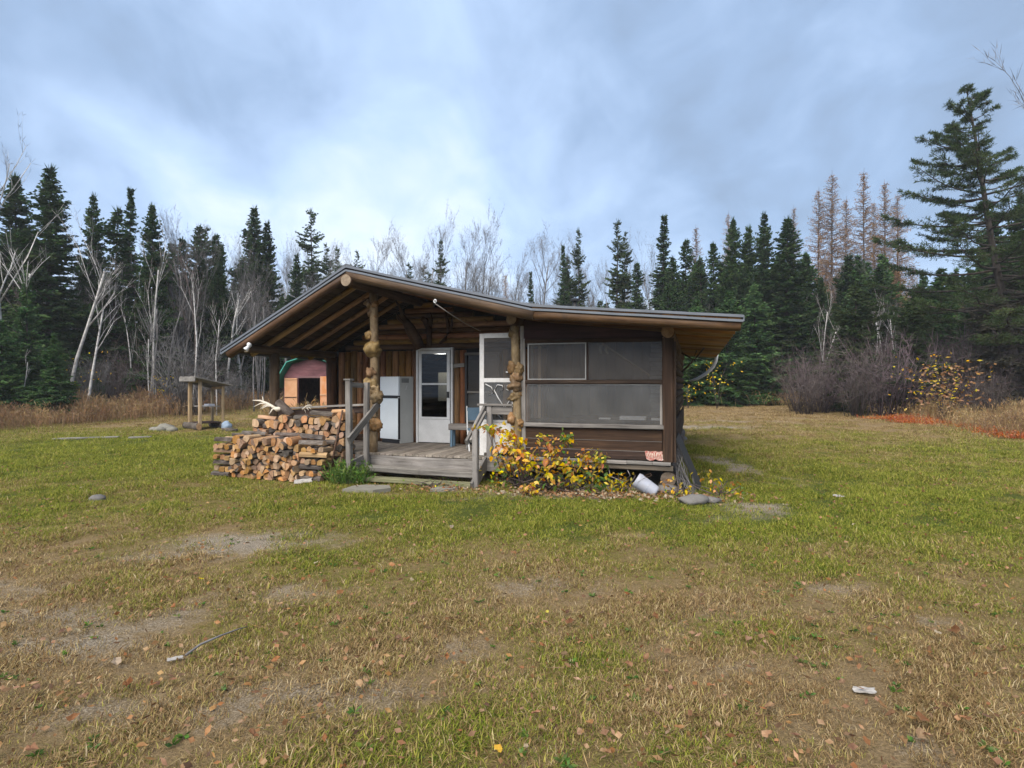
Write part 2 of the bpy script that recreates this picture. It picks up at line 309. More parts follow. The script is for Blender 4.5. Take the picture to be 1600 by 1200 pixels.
def prism(name,poly,axis,d0,d1,mat,parent=None):
    """polygon (a,b) extruded; axis 'y': (a=x,b=z) from y=d0 to d1; 'x': (a=y,b=z); 'z': (a=x,b=y)"""
    n=len(poly); f={'y':lambda a,b,d:(a,d,b),'x':lambda a,b,d:(d,a,b),'z':lambda a,b,d:(a,b,d)}[axis]
    V=[f(a,b,d0) for a,b in poly]+[f(a,b,d1) for a,b in poly]
    F=[tuple(range(n)),tuple(range(2*n-1,n-1,-1))]+[(i,i+n,(i+1)%n+n,(i+1)%n) for i in range(n)]
    me=mesh(name,V,F,[mat]); bm=bmesh.new(); bm.from_mesh(me); bmesh.ops.recalc_face_normals(bm,faces=bm.faces); bm.to_mesh(me); bm.free()
    return ob(name,me,parent)
def sstep(a,b,x):
    t=np.clip((x-a)/(b-a),0,1); return t*t*(3-2*t)

# ------------------------------------------------------------------ ground
TH=math.atan(286/900.); CT,ST=math.cos(TH),math.sin(TH); CX,CY=2.667,9.6      # cabin's front corner and heading
def HL(lx,ly,z=0): return Vector((CX+lx*CT+ly*ST, CY-lx*ST+ly*CT, z))
def gz(x,y):
    t=np.clip((y-20)/50.,0,1); return .8*t*t*(3-2*t)
def noisef(x,y,s,seed,o=3):
    return np.array([mnoise.fractal((a*s+seed,b*s-seed,seed*.7),.9,2.1,o) for a,b in zip(x.ravel(),y.ravel())]).reshape(x.shape)
GREEN=[(-9.8,13.5,4,2.5,-.30),(-11,18,6,3,-.4),(-8.5,16.2,3,3,-.3),(-1.4,8.5,2.2,.7,-.45),(-.4,8.1,1.6,.6,-.3),(.9,7.4,2,.7,-.32),(2.2,7.3,1.2,.6,-.2),(4.5,9,2.6,1.1,-.5),(5.1,7.7,2,.8,-.42),(5.6,7,2,.8,-.3),(6.4,11.6,3,2,-.18),
 (2.25,5.8,1.2,.8,-.25),(.6,3.72,.24,.13,-.9),(-.3,3.2,.8,.3,-.3),(.2,2.75,.6,.3,-.3),(-.9,5.2,1,.6,-.25),(-1.9,4.5,.9,.4,-.2),(3.6,4.2,.9,.6,-.22),(1.7,4.1,.4,.3,-.3),(.5,4.6,1.4,.9,.26),(18,40,14,12,.35),(12,33,6,7,.5),(14,25,8,5,.25),(5.5,20,5,3,.18),(-4.6,5.4,1.5,1.6,.28),(-3,3.4,1.4,.7,.25),(2,3.4,1.2,.6,.1),(-14,27,9,4,.25),(-2.6,7.4,1.4,.7,.2)]
BARE=[(-3.1,6.5,1.0,.38,.95),(-2.6,6.9,.6,.25,.6),(-3.9,6.0,.7,.3,.6),(-3.0,4.0,.5,.22,.6),(-2.1,5.0,.8,.3,.35),(-3.3,4.5,1.3,.35,.55),(-3.9,3.9,1.2,.4,.5),(-2.3,3.2,.8,.25,.45),(-4.6,5.0,1.0,.3,.5),(3.5,8.3,.5,.6,.95),(3.3,7.7,.9,.35,.55),(4.85,12.66,.45,2.0,.95),(7.7,23.8,2.6,1.0,1.0),(10.5,27,3,1,.6),(1.0,9.35,1.9,.45,.8),(-.6,9.5,1,.4,.6),(2.9,9.0,.7,.6,.7),(.3,5.1,.7,.3,.4),(1.3,4.3,.9,.3,.4),(-.2,3.9,.6,.25,.3),(-1.3,3.3,.8,.2,.35),(2.7,5.1,.8,.3,.3)]
def cover(x,y):
    n1=noisef(x,y,1.1,3.1); n2=noisef(x,y,.35,8.2); n3=noisef(x,y,3.2,5.5,2)
    d=np.interp(y,[0,2.7,4.5,6.5,8,12,16,22,35,60],[.86,.82,.76,.60,.32,.25,.32,.5,.62,.66])
    for a,b,rx,ry,k in GREEN: d=d+k*np.exp(-((x-a)/rx)**2-((y-b)/ry)**2)
    d=d+.42*n1+.26*n2+.26*n3
    ba=np.zeros_like(x)
    for a,b,rx,ry,k in BARE: ba=np.maximum(ba,k*np.exp(-((x-a)/rx)**2-((y-b)/ry)**2))
    ba=np.clip(ba*1.25+ (.35*n1+.3*n3)*(ba>.05)-.1,0,1)
    ba=np.maximum(ba,np.clip((n1*.9+n3*.7-.55)*1.2,0,.55)*np.interp(y,[0,6,9],[1,1,0]))
    lx=(x-CX)*CT-(y-CY)*ST; ly=(x-CX)*ST+(y-CY)*CT
    under=((lx>-8.3)&(lx<.1)&(ly>-.15)&(ly<10.2)).astype(float)
    ba=np.maximum(ba,under)
    return np.clip(d,0,1),ba,under
def axis(lo,hi,f0,f1,fine,g=1.16):
    a=list(np.arange(f0,f1+1e-6,fine)); s=fine
    while a[-1]<hi: s*=g; a.append(a[-1]+s)
    s=fine; b=[]
    q=f0
    while q>lo: s*=g; q-=s; b.append(q)
    return np.array(b[::-1]+a)
def ground_mesh(name,xs,ys,mat,keep=None):
    X,Y=np.meshgrid(xs,ys); nx,ny=len(xs),len(ys)
    Z=gz(X,Y)+.035*noisef(X,Y,.6,1.7)*np.interp(Y,[0,25,60],[1,1,3])
    lx=(X-CX)*CT-(Y-CY)*ST; ly=(X-CX)*ST+(Y-CY)*CT
    me=bpy.data.meshes.new(name); V=np.stack([X,Y,Z],-1).reshape(-1,3)
    i=np.arange((ny-1)*(nx-1)); r=i//(nx-1); c=i%(nx-1); a=r*nx+c
    F=np.stack([a,a+1,a+nx+1,a+nx],-1)
    me.vertices.add(len(V)); me.vertices.foreach_set('co',V.ravel()); me.loops.add(F.size); me.loops.foreach_set('vertex_index',F.ravel())
    me.polygons.add(len(F)); me.polygons.foreach_set('loop_start',np.arange(0,F.size,4)); me.polygons.foreach_set('loop_total',np.full(len(F),4)); me.polygons.foreach_set('use_smooth',[True]*len(F))
    me.update(); me.materials.append(mat)
    d,b,u=cover(X,Y)
    for n_,arr in (('dry',d),('bare',b)):
        at=me.attributes.new(n_,'FLOAT','POINT'); at.data.foreach_set('value',arr.ravel().astype(np.float32))
    return me,X,Y,d,b,u
def groundmat():
    m,t,o=newmat('lawn_soil')
    g=nd(t,'ShaderNodeNewGeometry'); P=g.outputs['Position']
    dry=nd(t,'ShaderNodeAttribute',attribute_name='dry').outputs['Fac']; bare=nd(t,'ShaderNodeAttribute',attribute_name='bare').outputs['Fac']
    n=nd(t,'ShaderNodeTexNoise',{'Vector':P,'Scale':16.0,'Detail':8.0,'Roughness':.75}); n2=nd(t,'ShaderNodeTexNoise',{'Vector':P,'Scale':75.0,'Detail':4.0,'Roughness':.7})
    n3=nd(t,'ShaderNodeTexNoise',{'Vector':P,'Scale':4.0,'Detail':6.0,'Roughness':.7})
    k=mth(t,'ADD',mth(t,'MULTIPLY',mth(t,'SUBTRACT',n.outputs[0],.5),1.1),mth(t,'ADD',dry,mth(t,'MULTIPLY',mth(t,'SUBTRACT',n3.outputs[0],.5),.5)))
    c=ramp(t,k,[(.05,(.065,.08,.018)),(.35,(.14,.12,.036)),(.65,(.19,.138,.066)),(.95,(.21,.15,.082))])
    gv=ramp(t,n2.outputs[0],[(.3,(.12,.095,.07)),(.5,(.24,.20,.15)),(.7,(.37,.33,.27))])
    kb=mth(t,'ADD',mth(t,'MULTIPLY',bare,1.5),mth(t,'MULTIPLY',mth(t,'SUBTRACT',n.outputs[0],.62),1.6),clamp=True)
    x=t.nodes.new('ShaderNodeMix'); x.data_type='RGBA'; t.links.new(kb,x.inputs[0]); t.links.new(c,x.inputs[6]); t.links.new(gv,x.inputs[7])
    y=t.nodes.new('ShaderNodeMix'); y.data_type='RGBA'; y.blend_type='MULTIPLY'; y.inputs[0].default_value=1; t.links.new(x.outputs[2],y.inputs[6])
    t.links.new(ramp(t,n2.outputs[0],[(.25,(.4,.4,.4)),(.75,(1.45,1.45,1.45))]),y.inputs[7])
    b=nd(t,'ShaderNodeBump',{'Height':mth(t,'ADD',n.outputs[0],mth(t,'MULTIPLY',n2.outputs[0],.5)),'Strength':.9,'Distance':.03})
    p=nd(t,'ShaderNodeBsdfPrincipled',{'Base Color':y.outputs[2],'Roughness':1.0,'Specular IOR Level':.05,'Normal':b.outputs[0]}); t.links.new(p.outputs[0],o.inputs[0]); return m
gm=groundmat()
XS=axis(-170,170,-14,14,.16); YS=axis(-30,190,0.0,22,.16)
gme,GX,GY,GD,GB,GU=ground_mesh('ground',XS,YS,gm)
ground=tag(ob('ground',gme),kind='structure')
def gh(x,y): return float(gz(x,y))+.035*mnoise.fractal((x*.6+1.7,y*.6-1.7,1.19),.9,2.1,3)*float(np.interp(y,[0,25,60],[1,1,3]))

# ------------------------------------------------------------------ log cabin
cabin=empty('log_cabin',HL(0,0,0),-TH,'low log cabin with a wide asymmetric gable, open porch and dark screened room','cabin')
RP=[(-8.49,2.49),(-5.68,3.95),(-2.18,3.10),(1.01,2.81)]
def zt(x): return float(np.interp(x,[p[0] for p in RP],[p[1] for p in RP]))
Y0,Y1=-.9,10.0
# roof covering, boards, rafters
for k in range(3):
    (xa,za),(xb,zb)=RP[k],RP[k+1]; s_=(zb-za)/(xb-xa); dx=xb-xa
    e0=xa-(.03 if k==0 else 0); e1=xb+(.03 if k==2 else 0)
    prism('roof_sheet',[(e0,za+s_*(e0-xa)),(e1,zb+s_*(e1-xb)),(e1,zb+s_*(e1-xb)-.03),(e0,za+s_*(e0-xa)-.03)],'y',Y0+.012,Y1,'roofmetal',cabin)
    nb=int(math.hypot(dx,zb-za)/.185); nrm=Vector((-s_,0,1)).normalized()
    for i in range(nb):
        f=(i+.5)/nb; x=xa+dx*f; z=za+s_*(x-xa)-.048
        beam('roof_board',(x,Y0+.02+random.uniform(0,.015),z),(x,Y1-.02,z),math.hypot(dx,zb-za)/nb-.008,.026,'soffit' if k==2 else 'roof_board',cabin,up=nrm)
    # sheet-metal edge along the rake: two folded lips
    pz=lambda x,o: za+s_*(x-xa)-o
    o1=beam('rake_trim',(e0,Y0-.004,pz(e0,.018)),(e1,Y0-.004,pz(e1,.018)),.03,.042,'trim',cabin,up=nrm,wob=.003)
    o2=beam('rake_trim',(e0,Y0+.006,pz(e0,.083)),(e1,Y0+.006,pz(e1,.080)),.03,.038,'trim',cabin,up=nrm,wob=.004)
    ys=[-.82]+[-.2+.62*i for i in range(17)]
    for j,y in enumerate(ys):
        r=.088 if j==0 else .058
        off=.07+r
        a=xa+(.10 if k==0 else -.0 if k==1 else -.05); b=xb-(.02 if k==0 else 0)
        if k==1: b+=.0
        if k==1 and j==0: b=xb+.03
        rr=r*(1.0 if k<2 else .95)
        if k==1 and j==0: rr=.098; 
        if k==2 and j==0: a=xa-.02
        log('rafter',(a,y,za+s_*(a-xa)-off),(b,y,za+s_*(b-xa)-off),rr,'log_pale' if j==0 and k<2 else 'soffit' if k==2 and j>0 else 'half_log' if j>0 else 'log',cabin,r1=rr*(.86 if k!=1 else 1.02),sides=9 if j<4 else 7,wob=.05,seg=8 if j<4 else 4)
prism('ridge_cap',[(-5.86,3.862),(-5.68,3.958),(-5.50,3.914),(-5.50,3.93),(-5.68,3.985),(-5.86,3.88)],'y',Y0-.01,Y1,'roofmetal',cabin)
prism('roof_flashing',[(-2.42,3.16),(-1.95,3.083),(-1.95,3.105),(-2.3,3.175),(-2.42,3.18)],'y',Y0+.3,Y0+2.2,'roofmetal',cabin)
beam('eave_trim',(1.045,Y0,2.765),(1.045,Y1,2.765),.02,.09,'trim',cabin)
beam('eave_trim',(-8.525,Y0,2.435),(-8.525,Y1,2.435),.02,.08,'trim',cabin)
log('ridge_pole',(-5.66,-.93,3.68),(-5.66,10,3.68),.105,'log_dark',cabin,sides=14,wob=.04)
log('wall_plate',(-8.0,-.80,2.50),(-8.0,10,2.50),.085,'log',cabin)
log('wall_plate',(-.065,-.13,2.665),(-.065,10,2.665),.105,'log_dark',cabin,sides=14,wob=.03,end='end_log')
log('wall_plate',(-2.68,-.42,2.93),(-2.68,10,2.93),.095,'log_dark',cabin,sides=12)
# flue pipe
fl=tube('stove_pipe',[(-2.65,5,2.9),(-2.65,5,3.97)],.062,'black',cabin,10); 
V,F=tubepts([(-2.65,5,3.985),(-2.65,5,4.03),(-2.65,5,4.07)],[.11,.115,.03],12); ob('cap',mesh('cap',V,F,['black']),fl)
# floors and foundation
box('floor_slab',(-7.95,2.0,.34),(-.02,9.95,.455),'dark',cabin); box('room_floor',(-2.62,.03,.36),(-.02,1.99,.455),'brown_board',cabin)
for x in (-.06,-2.6,-5.4,-7.95):
    o=log('skid_log',(x,-.02 if x>-3 else .1,.21),(x,9.9,.21),.125,'bark' if x>-.1 else 'log_dark',cabin,end='end_skid',sides=12,wob=.03)
for y in (.35,5,9.5):
    for x in (-.06,-2.6,-5.4,-7.95): blob('footing_stone',(x,y,.02),(.2,.2,.1),'stone',cabin,.25)
# porch deck
n=38; w_=(5.33)/n
deck=bpy.data.objects.new('porch_deck',None); col.objects.link(deck); deck.parent=cabin
for i in range(n):
    x=-7.97+w_*(i+.5)
    if x>-2.65: break
    beam('deck_board',(x,-.13+random.uniform(-.008,.008),.447+random.uniform(-.003,.003)),(x,1.93,.447),w_-.009,.036,'deck',deck)
beam('fascia_board',(-5.70,-.155,.325),(-3.3,-.155,.315),.04,.205,'grey_wood',deck,wob=.003)
beam('fascia_board',(-8.0,-.155,.33),(-5.71,-.155,.33),.04,.19,'grey_wood',deck); beam('fascia_board',(-3.29,-.155,.325),(-2.62,-.155,.325),.04,.2,'grey_wood',deck)
for x in (-7.9,-6.6,-5.3,-4.0,-2.75): beam('joist',(x,-.1,.35),(x,1.9,.35),.06,.14,'brown_board',deck)
# steps
st=bpy.data.objects.new('porch_steps',None); col.objects.link(st); st.parent=cabin
beam('tread',(-5.60,-.33,.205),(-3.27,-.33,.18),.27,.10,'grey_wood',st,wob=.004)
beam('tread',(-5.55,-.72,.075),(-3.27,-.70,.06),.22,.07,'moss_wood',st,wob=.005)
beam('stringer',(-5.655,-.14,.40),(-5.655,-.86,.03),.045,.22,'grey_wood',st); beam('stringer',(-3.235,-.14,.40),(-3.235,-.86,.03),.045,.22,'grey_wood',st)
# stair railings
ra=bpy.data.objects.new('stair_railing',None); col.objects.link(ra); ra.parent=cabin
beam('rail_post',(-5.60,-.90,0),(-5.62,-.90,1.87),.10,.10,'grey_wood',ra,wob=.003); beam('post_cap',(-5.69,-.90,1.88),(-5.55,-.90,1.88),.12,.03,'grey_wood',ra)
beam('rail_post',(-5.61,-.33,.15),(-5.60,-.33,1.83),.09,.09,'grey_wood',ra,wob=.003)
beam('rail_bar',(-5.655,-.85,1.79),(-5.645,-.375,1.77),.03,.09,'grey_wood',ra); beam('rail_bar',(-5.66,-.9,.33),(-5.66,-.3,.42),.03,.08,'grey_wood',ra)
beam('handrail',(-5.545,.02,1.42),(-5.535,-1.02,.78),.045,.145,'grey_wood',ra,wob=.002)
ra2=bpy.data.objects.new('stair_railing',None); col.objects.link(ra2); ra2.parent=cabin
beam('rail_post',(-3.19,-.80,-.02),(-3.2,-.80,1.03),.095,.095,'grey_wood',ra2,wob=.003); beam('rail_post',(-3.22,-.02,.40),(-3.22,-.02,1.40),.10,.10,'grey_wood',ra2,wob=.003)
beam('handrail',(-3.31,.04,1.41),(-3.33,-.88,.80),.05,.10,'grey_wood',ra2,wob=.003); beam('handrail',(-3.27,-.1,1.28),(-3.27,-.84,.83),.04,.06,'grey_wood',ra2,wob=.003)
beam('rail_cap',(-3.44,-.03,1.42),(-2.76,-.03,1.42),.13,.035,'grey_wood',ra2); beam('rail_board',(-3.17,-.03,1.32),(-2.78,-.03,1.31),.04,.14,'grey_wood',ra2)
# porch front rail between post and burl post
pr=bpy.data.objects.new('porch_railing',None); col.objects.link(pr); pr.parent=cabin
beam('rail_cap',(-7.95,.02,1.285),(-5.72,.0,1.40),.16,.04,'grey_wood',pr,wob=.003); beam('rail_board',(-7.9,.0,1.19),(-5.72,.0,1.30),.04,.13,'brown_board',pr); beam('rail_board',(-7.9,.0,.75),(-5.72,.0,.75),.04,.12,'brown_board',pr)
# posts
log('porch_post',(-8.0,0,0),(-8.0,0,2.44),.10,'log',cabin,sides=12,wob=.05)
def burlpost(p0,p1,r,burls):
    b=log('burl_post',p0,p1,r,'burl',cabin,sides=14,wob=.10,bow=.025,seg=14)
    inv=b.matrix_basis.inverted()
    for x,z,rr in burls:
        xm=p0[0]+(p1[0]-p0[0])*(z-p0[2])/(p1[2]-p0[2]); q=Vector((x*.8+xm*.2,p0[1]-.02+random.uniform(-.03,.01),z)); c=inv@q
        k=blob('burl',c,(rr*random.uniform(.85,1.25),rr*random.uniform(.95,1.2),rr*random.uniform(.95,1.2)),'burl',b,.6,1.7,3)
        k.rotation_euler=(random.uniform(0,6),random.uniform(0,.4),0)
burlpost((-5.66,0,.46),(-5.65,0,3.57),.082,[(-5.74,3.38,.08),(-5.58,3.36,.06),(-5.71,3.2,.07),(-5.59,3.12,.05),(-5.74,2.76,.075),(-5.64,2.49,.145),(-5.68,2.03,.095),(-5.71,1.78,.12),(-5.62,1.70,.10),(-5.72,1.62,.075),(-5.54,1.54,.125),(-5.70,1.2,.075),(-5.60,1.17,.06),(-5.69,1.02,.135),(-5.57,1.0,.12),(-5.53,.93,.06)])
burlpost((-2.68,0,.40),(-2.74,0,2.86),.075,[(-2.79,2.72,.075),(-2.80,2.09,.095),(-2.64,2.08,.085),(-2.72,1.93,.115),(-2.73,1.77,.12),(-2.75,1.56,.095),(-2.66,1.62,.05),(-2.80,1.16,.095),(-2.63,1.09,.07),(-2.77,.86,.09),(-2.66,.75,.07)])
beam('post_board',(-2.585,.02,.4),(-2.60,.02,2.85),.09,.05,'grey_wood',cabin,up=(0,1,0),wob=.003)
# porch back wall: upright half logs below, lying logs in the gable
def piece(x0,x1,z0,z1,mat='dark',y0=2.10,y1=2.2): box('wall_backing',(x0,y0,z0),(x1,y1,z1),mat,cabin)
piece(-7.95,-5.70,.455,2.62); piece(-4.80,-4.6,.455,2.62); piece(-4.6,-3.7,.455,.94); piece(-4.6,-3.7,2.5,2.62); piece(-3.7,-2.62,.455,2.62)
prism('gable_backing',[(-7.9,2.625),(-2.62,2.625),(-2.62,3.06),(-5.68,3.80),(-7.9,2.66)],'y',2.11,2.2,'dark',cabin)
log('corner_log',(-8.02,2.02,.3),(-8.02,2.02,2.43),.125,'log',cabin,sides=12)
x=-7.84
while x<-5.74:
    wd=random.uniform(.150,.178); log('half_log',(x+wd/2,2.06,.46),(x+wd/2+random.uniform(-.008,.008),2.06,2.575+random.uniform(-.015,.02)),wd/2-.004,'half_log',cabin,r1=wd/2-.006,sides=12,wob=.05); x+=wd
for x in (-4.745,-4.6): log('half_log',(x,2.05,.46),(x,2.05,2.56),.075,'half_log',cabin,sides=12,wob=.06)
log('half_log',(-5.755,2.0,.46),(-5.755,2.0,2.6),.07,'log',cabin,sides=12,wob=.05)
x=-3.66
while x<-2.7: log('half_log',(x+.08,2.06,.46),(x+.08,2.06,2.56),.078,'half_log',cabin,sides=10,wob=.05); x+=.165
z=2.66; i=0
while z<3.75:
    zz=z+.06
    xl=max(-7.95,-8.49+(zz+.22-2.49)/(1.46)*2.81+.0); 
    xr=-2.62 if zz<2.98 else -5.68+(3.95-.20-zz)/.85*3.5
    if xr-xl>.3: log('gable_log',(xl,2.05,z),(xr,2.05,z+random.uniform(-.006,.006)),.063,'half_log' if i%3 else 'log',cabin,sides=12,wob=.06)
    z+=.118; i+=1
# aluminium storm door in its frame
for x in (-5.685,-4.825): beam('door_jamb',(x,1.965,.46),(x,1.965,2.62),.05,.10,'alu',cabin,up=(0,1,0))
beam('door_jamb',(-5.655,1.965,2.59),(-4.855,1.965,2.59),.10,.055,'alu',cabin)
box('door_sill',(-5.66,1.90,.456),(-4.85,2.02,.475),'black',cabin)
dr=beam('storm_door',(-5.645,1.93,.74),(-4.865,1.93,.74),.035,.52,'alu',cabin,ch=.004)     # kick panel carries the rest
di=dr.matrix_basis.inverted()
def sub(o,par,inv): 
    o.parent=par; o.matrix_basis=inv@o.matrix_basis; return o
for x in (-5.605,-4.905): sub(beam('stile',(x,1.93,1.005),(x,1.93,2.555),.075,.036,'alu',up=(0,1,0)),dr,di)
sub(beam('door_rail',(-5.57,1.93,2.52),(-4.94,1.93,2.52),.036,.07,'alu'),dr,di); sub(beam('door_rail',(-5.57,1.93,1.80),(-4.94,1.93,1.80),.03,.04,'alu'),dr,di); sub(beam('door_rail',(-5.57,1.93,1.03),(-4.94,1.93,1.03),.034,.05,'alu'),dr,di)
sub(box('pane',(-5.57,1.928,1.06),(-4.94,1.934,1.78),'glass'),dr,di); sub(box('pane',(-5.57,1.928,1.82),(-4.94,1.934,2.485),'glass'),dr,di)
sub(box('handle',(-4.93,1.88,1.49),(-4.88,1.912,1.63),'black'),dr,di)
# window beside the door
wf=beam('window',(-4.53,1.99,2.47),(-3.72,1.99,2.47),.07,.06,'grey_wood',cabin); wi=wf.matrix_basis.inverted()
for x in (-4.5,-3.75): sub(beam('frame',(x,1.99,.95),(x,1.99,2.44),.06,.07,'black',up=(0,1,0)),wf,wi)
for z in (.97,1.62): sub(beam('frame',(-4.47,1.99,z),(-3.78,1.99,z),.07,.05,'grey_wood'),wf,wi)
sub(box('pane',(-4.47,1.995,1.65),(-3.78,2.0,2.44),'screen'),wf,wi); sub(box('pane',(-4.47,1.995,1.0),(-3.78,2.0,1.59),'plastic'),wf,wi)
beam('nailed_board',(-4.87,1.955,2.2),(-4.53,1.945,2.225),.02,.085,'grey_wood',cabin)
# forked limb and horn-shaped limb under the gable
def limb(name,parts,mat):
    V,F=[],[]
    for pts,rad in parts: tubepts(pts,rad,8,V,F)
    return ob(name,mesh(name,V,F,[mat],None,True),cabin)
limb('forked_limb',[([(-5.5,1.72,2.60),(-5.56,1.66,2.78),(-5.66,1.55,3.02),(-5.74,1.47,3.2)],[.12,.135,.125,.085]),([(-5.72,1.5,3.16),(-5.80,1.45,3.32),(-5.85,1.42,3.5),(-5.93,1.4,3.62)],[.075,.045,.032,.02]),([(-5.74,1.48,3.14),(-5.87,1.42,3.24),(-5.93,1.4,3.38)],[.05,.035,.012])],'log')
limb('curved_limb',[([(-5.12,1.93,2.72),(-4.98,1.9,2.8),(-4.88,1.88,2.98),(-4.90,1.88,3.16),(-4.94,1.88,3.3),(-4.95,1.88,3.48)],[.03,.045,.05,.045,.035,.02]),([(-4.87,1.88,2.96),(-4.80,1.87,3.12),(-4.80,1.87,3.34)],[.04,.03,.012])],'log_dark')
limb('hanging_bracket',[([(-5.37,1.9,2.66),(-5.36,1.88,2.9),(-5.36,1.85,3.12)],[.06,.065,.075]),([(-5.37,1.86,3.1),(-5.44,1.83,3.24),(-5.52,1.83,3.28)],[.08,.07,.05]),([(-5.35,1.86,3.1),(-5.29,1.83,3.26),(-5.31,1.83,3.4)],[.07,.05,.02])],'log_dark')
# screened room, front
prism('upper_board',[(-2.58,2.615),(-.05,2.585),(-.05,2.66),(-2.18,2.90),(-2.58,2.96)],'y',-.005,.03,'maroon',cabin)
log('screen_rail',(-2.55,.01,2.575),(-.16,.01,2.555),.045,'brown_board',cabin,wob=.12)
beam('screen_rail',(-2.54,.0,1.835),(-.14,.0,1.835),.08,.07,'brown_board',cabin,wob=.003,ch=.012)
beam('window_sill',(-2.55,-.03,1.075),(-.12,-.03,1.075),.13,.07,'grey_wood',cabin,wob=.004)
for z0,z1 in ((.835,1.035),(.665,.828),(.515,.658)): beam('wall_board',(-2.53,.0,(z0+z1)/2),(-.16,.0,(z0+z1)/2),.045,z1-z0,'brown_board',cabin,wob=.002)
for z in (.8315,.6615): beam('light_edge_strip',(-2.53,-.012,z),(-.16,-.012,z),.03,.007,'grey_wood',cabin)  # pale strips added to imitate the light lines along board edges
x=-2.56
for wd in (.55,.42,.5,.36,.42,.30): beam('ledge_board',(x,-.05,.475),(x+wd-.006,-.05,.472),.12,.055,'grey_wood',cabin,wob=.002); x+=wd
beam('sill_beam',(-2.55,-.02,.40),(.02,-.02,.395),.09,.09,'sill_wood',cabin,wob=.003)
beam('corner_post',(-.055,-.005,.505),(-.065,-.005,2.56),.19,.18,'brown_board',cabin,up=(0,1,0),wob=.004); beam('corner_board',(.052,.0,.505),(.05,.0,2.5),.03,.20,'brown_board',cabin,up=(0,1,0))
beam('screen_stud',(-.17,.01,1.12),(-.17,.01,1.79),.05,.06,'grey_wood',cabin,up=(0,1,0)); beam('screen_stud',(-1.42,.025,1.88),(-1.42,.025,2.53),.03,.05,'brown_board',cabin,up=(0,1,0))
# screens
sf=beam('screen_panel',(-2.50,.0,2.515),(-1.44,.0,2.515),.03,.018,'dull_frame',cabin); si=sf.matrix_basis.inverted()
sub(beam('frame',(-2.50,.0,1.885),(-1.44,.0,1.885),.03,.018,'dull_frame'),sf,si)
for x in (-2.49,-1.45): sub(beam('frame',(x,.0,1.897),(x,.0,2.503),.018,.03,'dull_frame',up=(0,1,0)),sf,si)
sub(box('mesh_screen',(-2.478,.0,1.897),(-1.462,.004,2.503),'screen'),sf,si)
box('mesh_screen',(-1.405,.012,1.873),(-.16,.016,2.53),'screen',cabin); box('mesh_screen',(-2.52,.012,1.115),(-.196,.016,1.80),'plastic',cabin)
beam('screen_batten',(-2.52,.0,1.785),(-.2,.0,1.785),.012,.010,'dull_frame',cabin); beam('screen_batten',(-2.515,.0,1.12),(-2.515,.0,1.775),.012,.012,'grey_wood',cabin,up=(0,1,0))
log('inner_post',(-2.36,.3,.456),(-2.36,.3,2.5),.03,'tan_wood',cabin,sides=8)
box('inner_shelf',(-2.5,.06,1.15),(-.2,.32,1.175),'brown_board',cabin)
# room sides and back
box('room_partition',(-2.64,.06,.46),(-2.60,1.95,1.1),'brown_board',cabin)
for y in (.1,.72,1.34,1.95): beam('partition_stud',(-2.62,y,1.105),(-2.62,y,2.80),.05,.07,'grey_wood' if y<1 else 'brown_board',cabin,up=(0,1,0))
for i in range(14):
    xx=-2.55+i*.18; beam('room_wall_board',(xx,2.04,.46),(xx,2.04,2.7),.172,.03,'brown_board',cabin,up=(0,1,0))
for y0,y1 in ((.2,9.95),):
    for i in range(3): beam('side_board',(-.005,.1,.60+.19*i),(-.005,9.95,.60+.19*i),.04,.18,'brown_board',cabin)
for i in range(8): log('side_log',(-.07,2.0,1.2+.18*i),(-.07,9.95,1.2+.18*i),.088,'log_dark',cabin,sides=8,seg=5)
beam('side_rail',(-.01,.1,1.83),(-.01,1.95,1.83),.05,.07,'brown_board',cabin); beam('side_rail',(-.01,.1,1.11),(-.01,1.95,1.11),.06,.06,'brown_board',cabin)
box('mesh_screen',(-.012,.12,1.15),(-.008,1.92,1.79),'plastic',cabin); box('mesh_screen',(-.012,.12,1.87),(-.008,1.92,2.5),'screen',cabin)
for i in range(12): log('side_log',(-8.0,2.0,.5+.18*i),(-8.0,9.95,.5+.18*i),.09,'log_dark',cabin,sides=8,seg=5)
box('rear_wall',(-7.9,9.9,.46),(-.1,9.98,2.6),'log_dark',cabin)
prism('rear_gable',[(-7.9,2.6),(-.1,2.6),(-.1,2.75),(-2.18,2.95),(-5.68,3.75),(-7.9,2.65)],'y',9.9,9.98,'log_dark',cabin)
box('inner_partition',(-2.66,2.2,.46),(-2.60,9.9,2.75),'dark',cabin)
# eave light, rope hook, downspout at the far end of the eave
el=blob('eave_lamp',(-7.87,-.86,2.56),(.045,.045,.06),'white',cabin,.12); V,F=tubepts([(-.0,-.02,-.03),(-.02,-.04,-.07),(-.04,-.06,-.10)],[.025,.04,.05],10); ob('shade',mesh('shade',V,F,['white'],None,True),el)
V,F=tubepts([(.022*math.cos(a),0,.028*math.sin(a)) for a in np.linspace(0,6.28,13)],.010,6); ob('rope_ring',mesh('rope_ring',V,F,['white'],None,True),cabin,loc=(-3.88,-.95,3.22))
tube('rope',[(-3.88,-.95,3.18),(-3.74,-.6,3.03),(-3.6,-.2,2.89),(-3.45,.1,2.79)],.008,'cord',cabin,5)
tube('downspout',[(1.03,9.6,2.74),(1.0,9.75,2.55),(.93,9.8,2.36),(.72,9.85,2.14),(.42,9.88,1.96),(.2,9.9,1.9)],[.05,.065,.055,.055,.045,.03],'paintwhite',cabin,8)
limb('gutter_bracket',[([(.1,2.6,2.45),(.35,2.62,2.3),(.55,2.6,2.55)],[.02,.02,.02]),([(.1,2.6,2.05),(.3,2.6,2.25),(.4,2.6,2.5)],[.02,.02,.015])],'log_dark')

